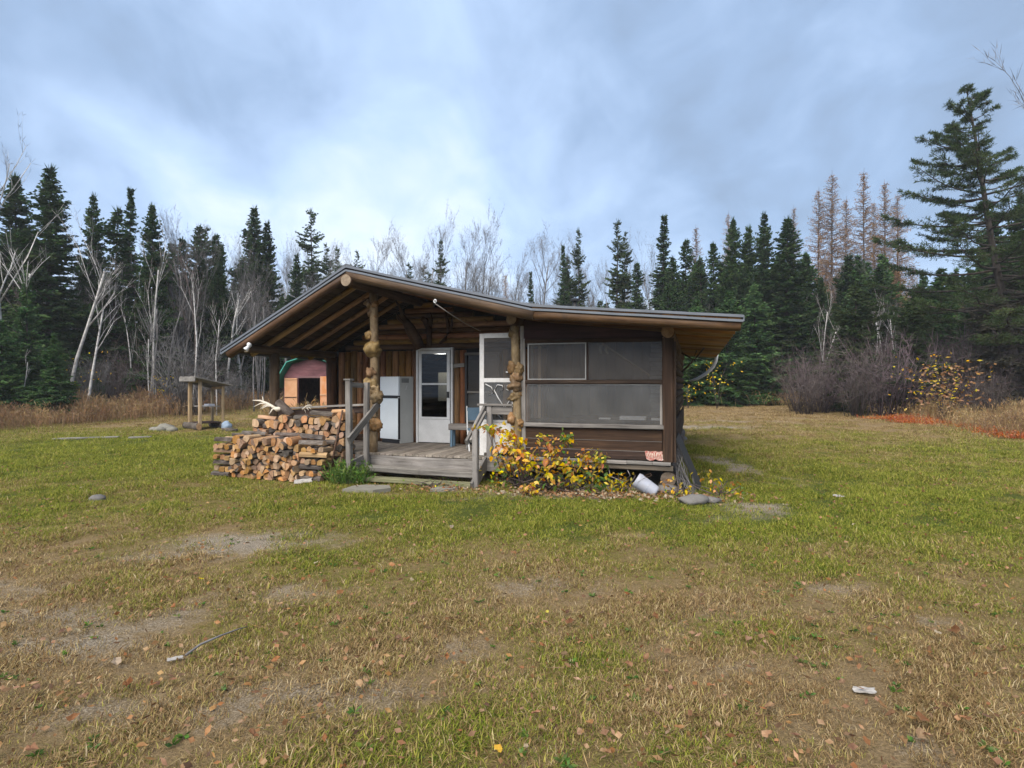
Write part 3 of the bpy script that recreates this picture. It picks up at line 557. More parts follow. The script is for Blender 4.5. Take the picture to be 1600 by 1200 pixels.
# open white screen door, swung parallel to the front
sdr=beam('screen_door',(-3.44,.15,.80),(-2.80,.15,.80),.03,.56,'paintwhite',cabin,ch=.004); sdi=sdr.matrix_basis.inverted()
for x in (-3.435,-2.80): sub(beam('stile',(x,.15,.47),(x,.15,2.74),.09,.034,'paintwhite',up=(0,1,0)),sdr,sdi)
for z,h in ((2.70,.09),(1.87,.08),(1.11,.05)): sub(beam('door_rail',(-3.39,.15,z),(-2.845,.15,z),.032,h,'paintwhite'),sdr,sdi)
sub(box('mesh_screen',(-3.39,.148,1.91),(-2.845,.152,2.655),'screen'),sdr,sdi); sub(box('mesh_screen',(-3.39,.148,1.135),(-2.845,.152,1.83),'plastic'),sdr,sdi)
def scroll(pts): return sub(tube('scroll',[(x,.128,z) for x,z in pts],.010,'paintwhite',None,5),sdr,sdi)
def heart(cx,cz,s,sg):
    return [(cx,cz-s),(cx+sg*s*.55,cz-s*.2),(cx+sg*s*.85,cz+s*.35),(cx+sg*s*.6,cz+s*.78),(cx+sg*s*.2,cz+s*.72),(cx+sg*s*.12,cz+s*.42),(cx+sg*s*.32,cz+s*.34)]
scroll(heart(-2.98,1.60,.24,-1)); scroll(heart(-2.98,1.60,.24,1))
scroll([(-3.38,1.35),(-3.25,1.33),(-3.1,1.22),(-3.05,1.17)]); scroll([(-3.36,1.8),(-3.24,1.74),(-3.2,1.64),(-3.28,1.6)]); scroll([(-3.38,1.2),(-3.3,1.3),(-3.18,1.33)])
sub(beam('door_latch',(-2.95,.115,2.02),(-2.84,.115,2.02),.02,.025,'white'),sdr,sdi)

# ceiling lamp inside, seen through the door glass
lamp=empty('ceiling_lamp',HL(-5.80,3.4,2.60),-TH,'round lit ceiling lamp seen glowing through the storm door glass','lamp')
V,F=tubepts([(0,0,-.03),(0,0,-.005)],[.17,.17],18); ob('lamp_glow',mesh('lamp_glow',V,F,['glow']),lamp)
V,F=tubepts([(0,0,-.003),(0,0,.035)],[.185,.17],18); ob('lamp_base',mesh('lamp_base',V,F,['alu']),lamp)
o=tag(box('reflection_block',(0,0,0),(.34,.25,.75),'cream'),'pale cabinet added to imitate a reflection in the storm door glass','placeholder'); o.location+=HL(-6.05,3.9,1.35); o.rotation_euler.z=-TH  # pale block added behind the glass to imitate a reflection
box('inner_ceiling',(-7.9,2.2,2.70),(-2.68,9.9,2.74),'brown_board',cabin)

# ------------------------------------------------------------------ fridge
FY=math.radians(-28)
fr=empty('refrigerator',(-2.53,12.83,.467),0,'white two-door refrigerator with a black base grille, set askew on the porch','refrigerator')
# local frame: x to the viewer's right along the door face, y into the body; near corner at x=0
fr.rotation_euler.z=math.radians(-36)
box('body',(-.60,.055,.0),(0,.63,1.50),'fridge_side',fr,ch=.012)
d1=beam('lower_door',(-.60,.024,.56),(0,.024,.56),.05,.94,'fridge',fr,ch=.012); d2=beam('freezer_door',(-.60,.024,1.285),(0,.024,1.285),.05,.43,'fridge',fr,ch=.012)
box('base_grille',(-.58,.035,.004),(-.02,.06,.085),'black',fr,ch=.003)
ob('door_gap',mesh('door_gap',[(-.60,.01,1.03),(0,.01,1.03),(0,.01,1.07),(-.60,.01,1.07),(-.60,.05,1.03),(0,.05,1.03),(0,.05,1.07),(-.60,.05,1.07)],[(0,1,2,3),(7,6,5,4),(0,4,5,1),(3,2,6,7),(0,3,7,4),(1,5,6,2)],['black']),fr)
o=beam('door_handle',(-.56,-.012,1.03),(-.02,-.012,1.03),.02,.03,'black',fr); o=box('door_edge_strip',(-.012,-.002,.10),(.002,.05,1.02),'black',fr,ch=.001)
for i in range(7): box('side_vent',(.0,.10+.032*i,1.36),(.003,.115+.032*i,1.46),'black',fr,ch=.0005)
beam('scuff_mark',(.002,.22,1.20),(.002,.26,1.30),.02,.002,'white',fr,up=(1,0,0))

# bench, chair and bits on the porch
be=empty('porch_bench',HL(-4.30,1.45,.467),-TH+.1,'small weathered grey bench against the wall past the storm door','bench')
beam('seat',(-.34,0,.42),(.34,0,.42),.26,.13,'grey_wood',be); 
for x in (-.28,.28):
    for y in (-.09,.09): beam('leg',(x,y,0),(x,y,.352),.05,.05,'blue',be,up=(0,1,0))
ch=empty('folding_chair',HL(-3.78,.9,.467),-TH+.5,'folding chair with a dark blue seat behind the stair rail','chair')
beam('seat',(-.22,0,.42),(.22,0,.42),.4,.03,'blue',ch); beam('backrest',(-.22,.22,.72),(.22,.22,.72),.03,.26,'blue',ch)
for x in (-.22,.22):
    beam('leg',(x,-.2,.0),(x,.14,.40),.025,.025,'alu',ch); beam('leg',(x,.26,0),(x,-.12,.40),.025,.025,'alu',ch); beam('back_post',(x,.15,.4),(x,.235,.88),.025,.025,'alu',ch)
# inside the screened room
tb=empty('work_table',HL(-1.05,.95,.456),-TH,'dark wooden table inside the screened room','table')
beam('tabletop',(-.85,0,.72),(.75,0,.72),.6,.04,'brown_board',tb)
for x in (-.78,.68):
    for y in (-.24,.24): beam('leg',(x,y,0),(x,y,.698),.06,.06,'brown_board',tb,up=(0,1,0))
def atH(name,lx,ly,z,label,cat,lo,hi,mat,rz=0): 
    o=box(name,lo,hi,mat); mt=Matrix.Translation(HL(lx,ly,z))@Matrix.Rotation(-TH+rz,4,'Z'); o.matrix_basis=mt@o.matrix_basis; return tag(o,label,cat)
atH('storage_bin',-.66,.20,1.177,'long white lidded bin on the inner shelf in the screened room','bin',(-.22,-.08,0),(.22,.08,.065),'white')
atH('tray',-1.15,.20,1.177,'small white tray on the sill inside the plastic-sheeted window','tray',(-.1,-.03,0),(.1,.03,.03),'white'); atH('tin_box',-.30,.17,1.177,'small pale box at the end of the sill inside the plastic-sheeted window','box',(-.05,-.04,0),(.1,.04,.04),'white')
o=tag(beam('leaning_plank',HL(-1.35,1.2,2.58),HL(-.45,1.4,1.95),.12,.03,'tan_wood'),'pale plank leaning slantwise inside the dark upper screen','plank')
for i,dx in enumerate((0,.10)):
    o=tag(tube('hanging_glove',[HL(-1.27+dx,.5,2.50),HL(-1.27+dx,.5,2.42),HL(-1.25+dx*1.2,.5,2.34)],[.02,.034,.02],'cream',None,6),('pale glove hanging inside the upper screen, nearer the white framed panel','pale glove hanging inside the upper screen, nearer the corner post')[i],'glove','gloves hanging in the screened room')
cs=empty('bark_stack',HL(-.33,1.3,1.2),-TH,'stack of pale bark slabs inside the screen by the corner post','bark stack')
for i in range(16): beam('bark_slab',(-.11+random.uniform(-.02,.02),0,.04+i*.085),(.11+random.uniform(-.02,.02),0,.04+i*.085),.18,.075,'grey_wood',cs,wob=.006)

# red weathered board with worn pale paint, on the ledge
rb=[]; 
for i in range(9): rb.append((-.18+.045*i,.17+.008*math.sin(i*2.2)))
bot=[(.17,.10),(.155,.05),(.10,.015),(.04,.02),(.0,.045),(-.04,.02),(-.10,.012),(-.15,.04)]
o=prism('red_board',rb+bot,'y',-.012,.012,'redsign'); o.matrix_basis=Matrix.Translation(HL(-.26,-.085,.505))@Matrix.Rotation(-TH,4,'Z')@Matrix.Rotation(R(-12),4,'X'); tag(o,'small chipped red board with a scalloped lower edge on the skirting ledge','board')
wv=[]
for i in range(9):
    x=-.14+.032*i; q=tube('paint_stroke',[(x,-.014,.06+random.uniform(0,.02)),(x+random.uniform(-.012,.012),-.0145,.10),(x+random.uniform(-.01,.01),-.014,.13+random.uniform(0,.02))],.0045,'cream',o,4)

# ------------------------------------------------------------------ firewood
def clip(poly,mx_,my_,nx_,ny_):
    out_=[]
    for i in range(len(poly)):
        p,q=poly[i],poly[(i+1)%len(poly)]; dp=(p[0]-mx_)*nx_+(p[1]-my_)*ny_; dq=(q[0]-mx_)*nx_+(q[1]-my_)*ny_
        if dp<=0: out_.append(p)
        if dp*dq<0: f=dp/(dp-dq); out_.append((p[0]+f*(q[0]-p[0]),p[1]+f*(q[1]-p[1])))
    return out_
def cells(x0,x1,top,pitch,seed):
    r_=random.Random(seed); S=[]; z=pitch*.45; row=0
    while z<2:
        x=x0+(pitch*.5 if row%2 else pitch*.15)+r_.uniform(0,.04)
        while x<x1:
            if z<top(x)-pitch*.3: S.append((x+r_.uniform(-.46,.46)*pitch,z+r_.uniform(-.42,.42)*pitch))
            x+=pitch*r_.uniform(.8,1.25)
        z+=pitch*.84; row+=1
    res=[]
    for i,(x,z) in enumerate(S):
        s=pitch*.95; p=[(x-s,z-s),(x+s,z-s),(x+s,z+s),(x-s,z+s)]; p=clip(p,0,.015,0,-1); p=clip(p,x0,0,-1,0); p=clip(p,x1,0,1,0)
        k=pitch*.86; oc=[(x+k*math.cos(a),z+k*math.sin(a)) for a in np.linspace(0,6.28,9)[:-1]]
        for j in range(8):
            a=.785*j+.39; p=clip(p,x+k*math.cos(a),z+k*math.sin(a),math.cos(a),math.sin(a))
        for j,(u_,v_) in enumerate(S):
            if j!=i and abs(u_-x)<2*pitch and abs(v_-z)<2*pitch:
                dx,dz=u_-x,v_-z; l=math.hypot(dx,dz); p=clip(p,x+dx*.5,z+dz*.5,dx/l,dz/l)
        if len(p)>2: res.append(p)
    return res
def shrink(p,k,rr):
    cx=sum(a for a,b in p)/len(p); cz=sum(b for a,b in p)/len(p)
    # uneven rounding: some corners stay sharp (split faces), some curve (bark)
    q=[]; n=len(p); rnd_side=rr.randrange(n)
    for i,(a,b) in enumerate(p):
        pa,pb=p[i-1]; na,nb_=p[(i+1)%n]; t=.26 if abs(i-rnd_side)<=1 else rr.choice((.03,.05,.08,.14))
        q.append((a+(pa-a)*t,b+(pb-b)*t)); q.append((a+(na-a)*t,b+(nb_-b)*t))
    return cx,cz,[((a-cx)*k,(b-cz)*k) for a,b in q],rnd_side
FW=0
def splitlog(p,y0,y1,endmat,label,group,rr,k=.90,barkp=.85):
    k*=rr.uniform(.88,1.06)
    cx,cz,q,rs=shrink(p,k,rr); n=len(q); ln=y1-y0; V=[];F=[]; mi=[]
    # local X along the log
    for s_ in (-1,1):
        for a,b in q: V.append((s_*ln/2,a*(1 if s_<0 else rr.uniform(.9,1.02)),b*(1 if s_<0 else rr.uniform(.9,1.02))))
    bark=rr.random()<barkp
    for i in range(n):
        F.append((i,i+n,(i+1)%n+n,(i+1)%n)); d=min((i-2*rs)%n,(2*rs-i)%n); mi.append(1 if bark and d<=n*.22 else 2)
    F.append(tuple(range(n))); F.append(tuple(range(2*n-1,n-1,-1))); e=rr.random(); mi+=[1 if e<.07 else 0]*2
    V=[(x,-a,b) for x,a,b in V]; F=[f[::-1] for f in F] if False else F
    me=mesh('split_log',V,F,[endmat,'bark','split'],mi)
    bm=bmesh.new(); bm.from_mesh(me); bmesh.ops.recalc_face_normals(bm,faces=bm.faces); bm.to_mesh(me); bm.free()
    o=ob('split_log',me); 
    # X local -> house +y (into depth); local y -> house -x
    o.matrix_basis=Matrix.Translation(HL(cx,(y0+y1)/2,cz))@Matrix.Rotation(-TH,4,'Z')@Matrix.Rotation(R(90)+rr.uniform(-.11,.11),4,'Z')@Matrix.Rotation(rr.uniform(-.07,.07),4,'Y')
    return tag(o,label,'firewood',group)
rr=random.Random(5)
G1='split logs in the low front woodpile'; G2='split logs in the taller woodpile against the porch'
L1='split log showing orange end grain in the low front woodpile'; L2='split log showing pale tan end grain in the taller woodpile against the porch'
top1=lambda x: .74+.05*math.sin(x*2.3)+.03*math.sin(x*7)
for p in cells(-8.12,-6.60,top1,.110,11):
    j=rr.uniform(-.085,.05); splitlog(p,-1.06+j,-.64+j,'end_orange',L1,G1,rr)
top2=lambda x: -.05+(1.13 if x>-7.95 else 1.08)+.09*sstep(-7.6,-6.5,x)+.03*math.sin(x*5)
for p in cells(-8.02,-5.95,top2,.119,23):
    cz=sum(b for a,b in p)/len(p); cx=sum(a for a,b in p)/len(p)
    if cz<.52 and cx<-6.35: 
        if rr.random()<.45: continue
    j=rr.uniform(-.075,.04); splitlog(p,-.56+j,-.17+j,'end_tan',L2,G2,rr)
def lying(lx0,lx1,ly,z,r,mat,label,group=None,dy=0.0,dz=0.0,half=True):
    n=9; V=[];F=[];mi=[]; ln=lx1-lx0
    ring=[]
    for k in range(n):
        a=6.28318*k/n+rr.uniform(-.15,.15); q=r*rr.uniform(.85,1.12); ring.append((q*math.cos(a),max(q*math.sin(a),-r*(.45 if half else 1))))
    for i in range(4):
        for a,b in ring: V.append((-ln/2+ln*i/3,a*rr.uniform(.94,1.05),b*rr.uniform(.94,1.05)))
    for i in range(3):
        for k in range(n): F.append((i*n+k,i*n+(k+1)%n,(i+1)*n+(k+1)%n,(i+1)*n+k)); b=ring[k][1]+ring[(k+1)%n][1]; mi.append(1 if b<-r*.6 else 0)
    F.append(tuple(range(n-1,-1,-1))); F.append(tuple(3*n+k for k in range(n))); mi+=[2,2]
    o=ob('split_log',mesh('split_log',V,F,[mat,'split','end_orange'],mi))
    o.matrix_basis=Matrix.Translation(HL((lx0+lx1)/2,ly,z))@Matrix.Rotation(-TH+dy,4,'Z')@Matrix.Rotation(dz,4,'Y'); return tag(o,label,'firewood',group)
# cribbed ends of the front pile: crosswise sticks between layers of end-on sticks
GC='crosswise sticks in the cribbed ends of the front woodpile'
LA='bark covered stick laid crosswise in the cribbed end of the front woodpile by the steps'; LB='stick laid crosswise in the cribbed end of the front woodpile facing the shelter'
z=.06; i=0
while z<.74:
    if i%2==0:
        for ly in (-1.0,-.74): lying(-6.58+rr.uniform(-.08,.04),-6.06+rr.uniform(-.06,.08),ly+rr.uniform(-.03,.03),z,.062,'bark' if rr.random()<.5 else 'split',LA,'crosswise sticks at the end of the front woodpile by the steps',rr.uniform(-.06,.06))
        for ly in (-1.0,-.74): lying(-8.58+rr.uniform(-.04,.03),-8.14+rr.uniform(-.03,.0),ly+rr.uniform(-.03,.03),z,.055,'bark' if rr.random()<.6 else 'split',LB,'crosswise sticks at the end of the front woodpile facing the shelter',rr.uniform(-.06,.06))
    else:
        for a,b,n_ in ((-6.58,-6.06,4),(-8.56,-8.14,3)):
            for k in range(n_):
                x=a+(b-a)*(k+.5)/n_; w2=(b-a)/n_*.44; p=[(x-w2,z-.05),(x+w2*.9,z-.052),(x+w2,z+.02),(x+w2*.2,z+.055),(x-w2*.8,z+.03)]; j=rr.uniform(-.05,.04); splitlog(p,-1.06+j,-.66+j,'end_orange',L1,G1,rr,1.0)
    z+=.108; i+=1
# loose slabs and round sticks on top
LT='dark bark slab lying lengthwise on top of the low front woodpile'
for a,b,ly,z,r,m_ in ((-8.3,-7.85,-.80,.80,.05,'bark'),(-8.2,-7.6,-.68,.83,.045,'bark'),(-7.3,-6.75,-.78,.83,.05,'bark'),(-6.78,-6.2,-.80,.80,.055,'bark')):
    lying(a,b,ly,z,r,m_,LT,'loose slabs on top of the low front woodpile',rr.uniform(-.12,.12),rr.uniform(-.05,.05))
LU='split stick lying lengthwise along the crest of the taller woodpile'
for a,b,ly,z,r,m_ in ((-8.05,-7.6,-.4,1.11,.05,'split'),(-6.75,-6.25,-.45,1.21,.065,'bark'),(-6.45,-5.95,-.35,1.22,.055,'split'),(-7.15,-6.85,-.42,1.14,.06,'bark'),(-6.3,-5.85,-.42,1.27,.05,'split')):
    lying(a,b,ly,z,r,m_,LU,'loose sticks on the crest of the taller woodpile',rr.uniform(-.15,.15),rr.uniform(-.08,.08))
tag(log('bark_round',HL(-7.62,-.34,1.43),HL(-7.22,-.42,1.17),.085,'bark',None,sides=11,wob=.1),'dark bark round tilted on the taller woodpile beside the antlers','log')
# antlers on the pile
def antler(name,base,s,mirror,label):
    V,F=[],[]
    main=[(0,0,0),(-.14,.0,.06),(-.30,.02,.13),(-.48,.0,.19),(-.66,-.04,.20)]
    T=[(main,[.032,.034,.03,.022,.008])]
    for st_,tip,r in (((-.14,0,.06),(-.34,-.12,.01),.022),((-.22,.01,.1),(-.44,-.05,.0),.02),((-.30,.02,.13),(-.58,-.1,.05),.02),((-.05,0,.03),(-.13,-.12,-.12),.022),((-.40,.01,.17),(-.52,.1,.30),.014)):
        mid=[(a+b)/2+c for a,b,c in zip(st_,tip,(0,0,.035))]; T.append(([st_,mid,tip],[r,r*.8,r*.25]))
    for pts,rad in T: tubepts([(x*s*mirror,y*s,z*s) for x,y,z in pts],[q*s for q in rad],7,V,F)
    o=ob(name,mesh(name,V,F,['bone'],None,True)); o.matrix_basis=Matrix.Translation(HL(*base))@Matrix.Rotation(-TH,4,'Z'); return tag(o,label,'antler','bleached antlers on the woodpile')
a1=antler('antler',(-7.58,-.42,1.30),.86,1,'larger bleached antler spreading out over the end of the taller woodpile'); a2=antler('antler',(-6.98,-.42,1.30),.5,1,'smaller bleached antler between the bark round and the grey porch rail'); a2.rotation_euler.z+=2.6; a2.rotation_euler.x=.3
o=blob('skull_plate',(.02,0,.0),(.09,.05,.05),'bone',a1,.35,2.5)
# rusty iron rod leaning on the stair post
tag(tube('iron_rod',[Vector((-3.40,10.72,0.0)),HL(-5.98,-.80,.62),HL(-5.83,-.78,1.32)],[.022,.02,.017],'rust',None,6),'rusty iron rod leaning between the woodpile and the stair rail','rod')
# old paper scrap at the pile foot
def sheet(name,x,y,sx,sy,mat,label,cat,rz=0,tilt=.1,z=.03):
    n=4;V=[];F=[]
    for j in range(n+1):
        for i in range(n+1): V.append(((i/n-.5)*sx*(1+.12*random.uniform(-1,1)),(j/n-.5)*sy*(1+.12*random.uniform(-1,1)),random.uniform(-.1,.1)*min(sx,sy)))
    for j in range(n):
        for i in range(n): a=j*(n+1)+i; F.append((a,a+1,a+n+2,a+n+1))
    me=mesh(name,V,F,[mat]); o=ob(name,me,loc=(x,y,gh(x,y)+z),rot=(tilt,random.uniform(-.1,.1),rz)); md=o.modifiers.new('thickness','SOLIDIFY'); md.thickness=.006; return tag(o,label,cat)
p=HL(-6.35,-1.22); sheet('bark_scrap',p.x,p.y,.30,.13,'scrap','crumpled pale bark scrap at the foot of the front woodpile','bark scrap',.3,.4,.06)
sheet('bark_scrap',2.04,3.34,.115,.05,'scrap','flat whitish bark chip lying alone in the near lawn','bark scrap',-.35,.12,.03)
sheet('bark_scrap',5.1,9.0,.14,.09,'scrap','white scrap lying on the green lawn beyond the gravel patch','scrap',.3,.2,.04)
sheet('bark_scrap',-2.21,3.78,.09,.03,'scrap','pale bark strip beside the fallen branch','bark scrap',.7,.15,.03)
# stones, slab, planks on the lawn
o=blob('field_stone',(-6.48,9.0,gh(-6.48,9)+.02),(.13,.10,.07),'stone',None,.2); tag(o,'rounded pale stone alone on the lawn before the woodpile','stone')
o=blob('field_stone',(2.72,8.62,.06),(.23,.14,.10),'stone',None,.5,1.3,3,rz=.3); tag(o,'large grey boulder in front of the corner footing','stone')
o=blob('field_stone',(3.0,8.75,.03),(.15,.10,.06),'stone',None,.5,1.6); tag(o,'low grey stone at the outer side of the large boulder','stone')
o=blob('footing_block',(HL(-.08,-.04)+Vector((0,0,.04))),(.19,.14,.09),'stone',None,.15,1.2,3,flat=.75); tag(o,'pale flat footing stone under the cabin corner log','stone')
poly=[(-.36,-.22),(.18,-.27),(.40,-.02),(.30,.22),(-.12,.25),(-.30,.12)]
o=prism('stepping_slab',poly,'z',0,.07,'slab'); o.location=(-2.43,9.72,gh(-2.43,9.72)-.0); o.rotation_euler.z=-.1; tag(o,'flat grey stepping slab in the grass before the steps','slab')
o=prism('stepping_slab',[(a*.6,b*.5) for a,b in poly],'z',0,.05,'slab'); o.location=(-1.15,9.72,.0); tag(o,'half buried small slab before the lowest step','slab')
for i,(x0,y0,x1,y1) in enumerate(((-14.6,18.3,-12.9,18.9),(-12.5,18.8,-11.9,19.0))):
    tag(beam('plank',(x0,y0,.05),(x1,y1,.06),.2,.05,'grey_wood',wob=.006),('long grey plank lying in the grass far from the woodpile','short grey board end lying beside the long grey plank')[i],'plank')
tag(tube('fallen_branch',[(-2.13,3.76,.03),(-2.10,3.88,.045),(-2.03,4.0,.05),(-1.97,4.13,.04),(-1.93,4.2,.03)],[.009,.008,.007,.005,.003],'bark_grey',None,5),'thin fallen branch lying in the near grass','branch')
# white pail on its side
pa=empty('white_pail',(2.16,9.28,.155),0,'white plastic pail lying tilted among leaves under the cabin','pail')
q=Vector((.30,-.10,-.20)).normalized()
pa.rotation_euler=q.to_track_quat('X','Z').to_euler()
V,F=[],[]
prof=[(-.19,.0),(-.19,.112),(-.178,.122),(-.15,.124),(.15,.108),(.172,.104),(.19,.09),(.19,0)]
for x_,r_ in prof:
    for k in range(20): a=6.28318*k/20; V.append((x_,r_*math.cos(a),r_*math.sin(a)))
for i in range(len(prof)-1):
    for k in range(20): F.append((i*20+k,i*20+(k+1)%20,(i+1)*20+(k+1)%20,(i+1)*20+k))
ob('body',mesh('body',V,F,['pail'],None,True),pa)
for x_,r_ in ((-.135,.127),(.02,.119)):
    V,F=tubepts([(x_-.008,0,0),(x_+.008,0,0)],[r_,r_],20); ob('rim',mesh('rim',V,F,['pail'],None,False),pa)
tube('bail_wire',[(-.14,.125,0),(-.10,.13,.12),(-.05,.08,.2),(-.02,-.05,.2),(-.10,-.12,.1),(-.14,-.125,0)],.004,'rust',pa,5)
tag(tube('cable_loop',[HL(-1.05,.0,.36),HL(-1.02,-.05,.22),HL(-.8,-.08,.15),HL(-.68,-.06,.25),HL(-.74,-.02,.36)],.008,'cord',None,5),'thin pale cable looping out from under the cabin','cable')
# black panel and brush leaning at the outer corner
o=tag(beam('black_panel',HL(.07,.22,.92),HL(.44,.30,.06),.55,.03,'black',up=(.2,-.2,1)),'dark sheet leaning against the outer cabin corner','panel')
o.modifiers.clear()
V,F=[],[]
for i in range(40):
    b=HL(.10+random.uniform(-.05,.08),.0+random.uniform(-.1,.2),.42+random.uniform(-.2,.22)); e_=HL(.20+random.uniform(-.12,.22),-.15+random.uniform(-.2,.25),.02); m_=(b+e_)/2+Vector((random.uniform(-.06,.06),random.uniform(-.06,.06),random.uniform(-.05,.05)))
    tubepts([b,m_,e_],[.006,.006,.003],4,V,F)
tag(ob('brush_bundle',mesh('brush_bundle',V,F,['bark_grey'])),'bundle of dry grey sticks leaning at the outer cabin corner','brush')

# ------------------------------------------------------------------ open log shelter on the lawn
sh=empty('lawn_shelter',(-12.25,23.1,gh(-12.25,23.1)),R(-40),'small open post shelter with a slanted board roof and a shelf','shelter')
for x,y,h,r in ((-.75,.62,1.62,.07),(-.62,-.62,1.93,.10),(.68,-.62,1.98,.085),(.62,.62,1.75,.07)): beam('post',(x,y,0),(x+random.uniform(-.03,.03),y,h),r*1.8,r*1.8,'tan_wood',sh,wob=.006)
for i in range(6):
    x0=-1.0+i*.345; beam('roof_plank',(x0+.17,-1.0,2.12+random.uniform(0,.02)),(x0+.17,1.0,1.76+random.uniform(0,.02)),.33,.04,'grey_wood',sh)
sh.scale=(.72,.72,.97)
beam('roof_fascia',(-1.03,-1.01,2.03),(1.05,-1.01,2.03),.04,.17,'grey_wood',sh); beam('roof_fascia',(-1.01,-.98,2.03),(-1.01,1.0,1.68),.04,.16,'grey_wood',sh)
beam('tie_beam',(-.75,.62,1.66),(.7,.62,1.70),.08,.1,'tan_wood',sh); beam('tie_beam',(-.70,-.62,1.95),(.75,-.62,1.95),.08,.1,'tan_wood',sh)
for i in range(3): beam('shelf_board',(-.75,-.35+i*.3,.93),(.75,-.35+i*.3,.93),.27,.04,'grey_wood',sh)
for i in range(4): beam('floor_board',(-.55+i*.32,-.7,.26),(-.55+i*.32,.6,.26),.29,.05,'brown_board',sh)
log('base_log',(-1.0,-.75,.14),(.9,-.75,.14),.14,'bark',sh,sides=10,end='end_tan'); log('base_log',(-.9,.6,.13),(.9,.6,.13),.13,'bark',sh,sides=10)
def wpt(x,y): return Vector((x,y,gh(x,y)))
i=0
for x,y,r in ((-13.55,22.5,.26),(-13.25,22.1,.24),(-12.95,21.95,.2),(-13.35,21.85,.2),(-13.7,22.1,.18)):
    o=blob('field_stone',wpt(x,y)+Vector((0,0,r*.35)),(r*1.2,r,r*.62),'slab',None,.25,1.7,2,rz=random.uniform(0,3)); tag(o,'grey boulder heaped at the foot of the post shelter','stone','boulders heaped beside the post shelter')
o=blob('tarp_bundle',wpt(-11.2,22.6)+Vector((0,0,.14)),(.2,.16,.2),'tarp',None,.3,1.5,3); tag(o,'blue-grey tarp bundle standing beside the post shelter','tarp')
o=tag(box('shelf_tray',(-.3,-.16,0),(.3,.16,.07),'pail'),'pale tray lying on the shelf of the post shelter','tray'); o.matrix_basis=sh.matrix_basis@Matrix.Translation((.25,.05,.952))@o.matrix_basis
for i,(x,y) in enumerate(((-10.85,21.9),(-10.5,21.5))): tag(log('cut_log',wpt(x,y)+Vector((-.15,-.1,.06)),wpt(x,y)+Vector((.22,.1,.06)),.06,'bark',None,sides=9,end='end_tan'),'short cut log lying between the post shelter and the woodpile','log','cut logs beside the post shelter')

# ------------------------------------------------------------------ shed with teal gambrel roof
SX,SY=-8.38,24.0
shd=empty('garden_shed',(SX,SY,gh(SX,SY)),R(-10),'plum coloured shed with a teal gambrel roof and open orange doors','shed')
wl=[(-1.22,0),(1.25,0),(1.25,2.1),(.86,2.62),(.0,2.86),(-.86,2.62),(-1.22,2.1)]
# front wall around the doorway
prism('front_wall',[(-1.22,0),(-.56,0),(-.56,2.02),(.42,2.02),(.42,0),(1.25,0),(1.25,2.1),(.86,2.60),(0,2.84),(-.86,2.60),(-1.22,2.1)],'y',0,.05,'shedwall',shd)
prism('rear_wall',wl,'y',2.9,2.95,'shedwall',shd); box('side_wall',(-1.22,.052,0),(-1.17,2.898,2.05),'shedwall',shd); box('side_wall',(1.2,.052,0),(1.25,2.898,2.05),'shedwall',shd); box('floor',(-1.16,.052,.02),(1.19,2.89,.08),'dark',shd)
for a,b in (((-1.62,1.62),(-.93,2.68)),((-.95,2.68),(0,2.95)),((0,2.95),(.97,2.68)),((.95,2.68),(1.65,1.62))):
    d=Vector((b[0]-a[0],0,b[1]-a[1])); nrm=Vector((-d.z,0,d.x)).normalized(); mx_,mz_=(a[0]+b[0])/2,(a[1]+b[1])/2
    beam('roof_panel',(mx_,-.32,mz_),(mx_,3.0,mz_),d.length,.035,'teal',shd,up=nrm)
box('door_frame',(-.57,-.012,2.02),(.43,.0,2.10),'shedwall',shd)
dl=beam('shed_door',(-1.16,-.04,1.02),(-.58,-.06,1.02),.035,2.0,'sheddoor',shd); dli=dl.matrix_basis.inverted(); sub(beam('door_batten',(-1.15,-.075,1.22),(-.6,-.085,1.22),.02,.03,'brown_board'),dl,dli); sub(beam('door_batten',(-1.15,-.075,1.97),(-.6,-.085,1.97),.02,.04,'sheddoor'),dl,dli)
d2_=beam('shed_door',(.46,-.05,1.06),(.98,-.30,1.06),.035,2.06,'sheddoor2',shd); d2i=d2_.matrix_basis.inverted(); sub(beam('door_batten',(.46,-.085,1.33),(.97,-.335,1.33),.02,.06,'sheddoor'),d2_,d2i)
d2_['label']='orange stained shed door swung open'; dl['label']='pale peeling shed door standing open'
o=tag(box('shed_crate',(-.3,-.25,0),(.3,.25,.5),'dark'),'dark crate inside the open shed doorway','crate'); o.location+=Vector((SX-.1,SY+1.5,gh(SX,SY)+.085))

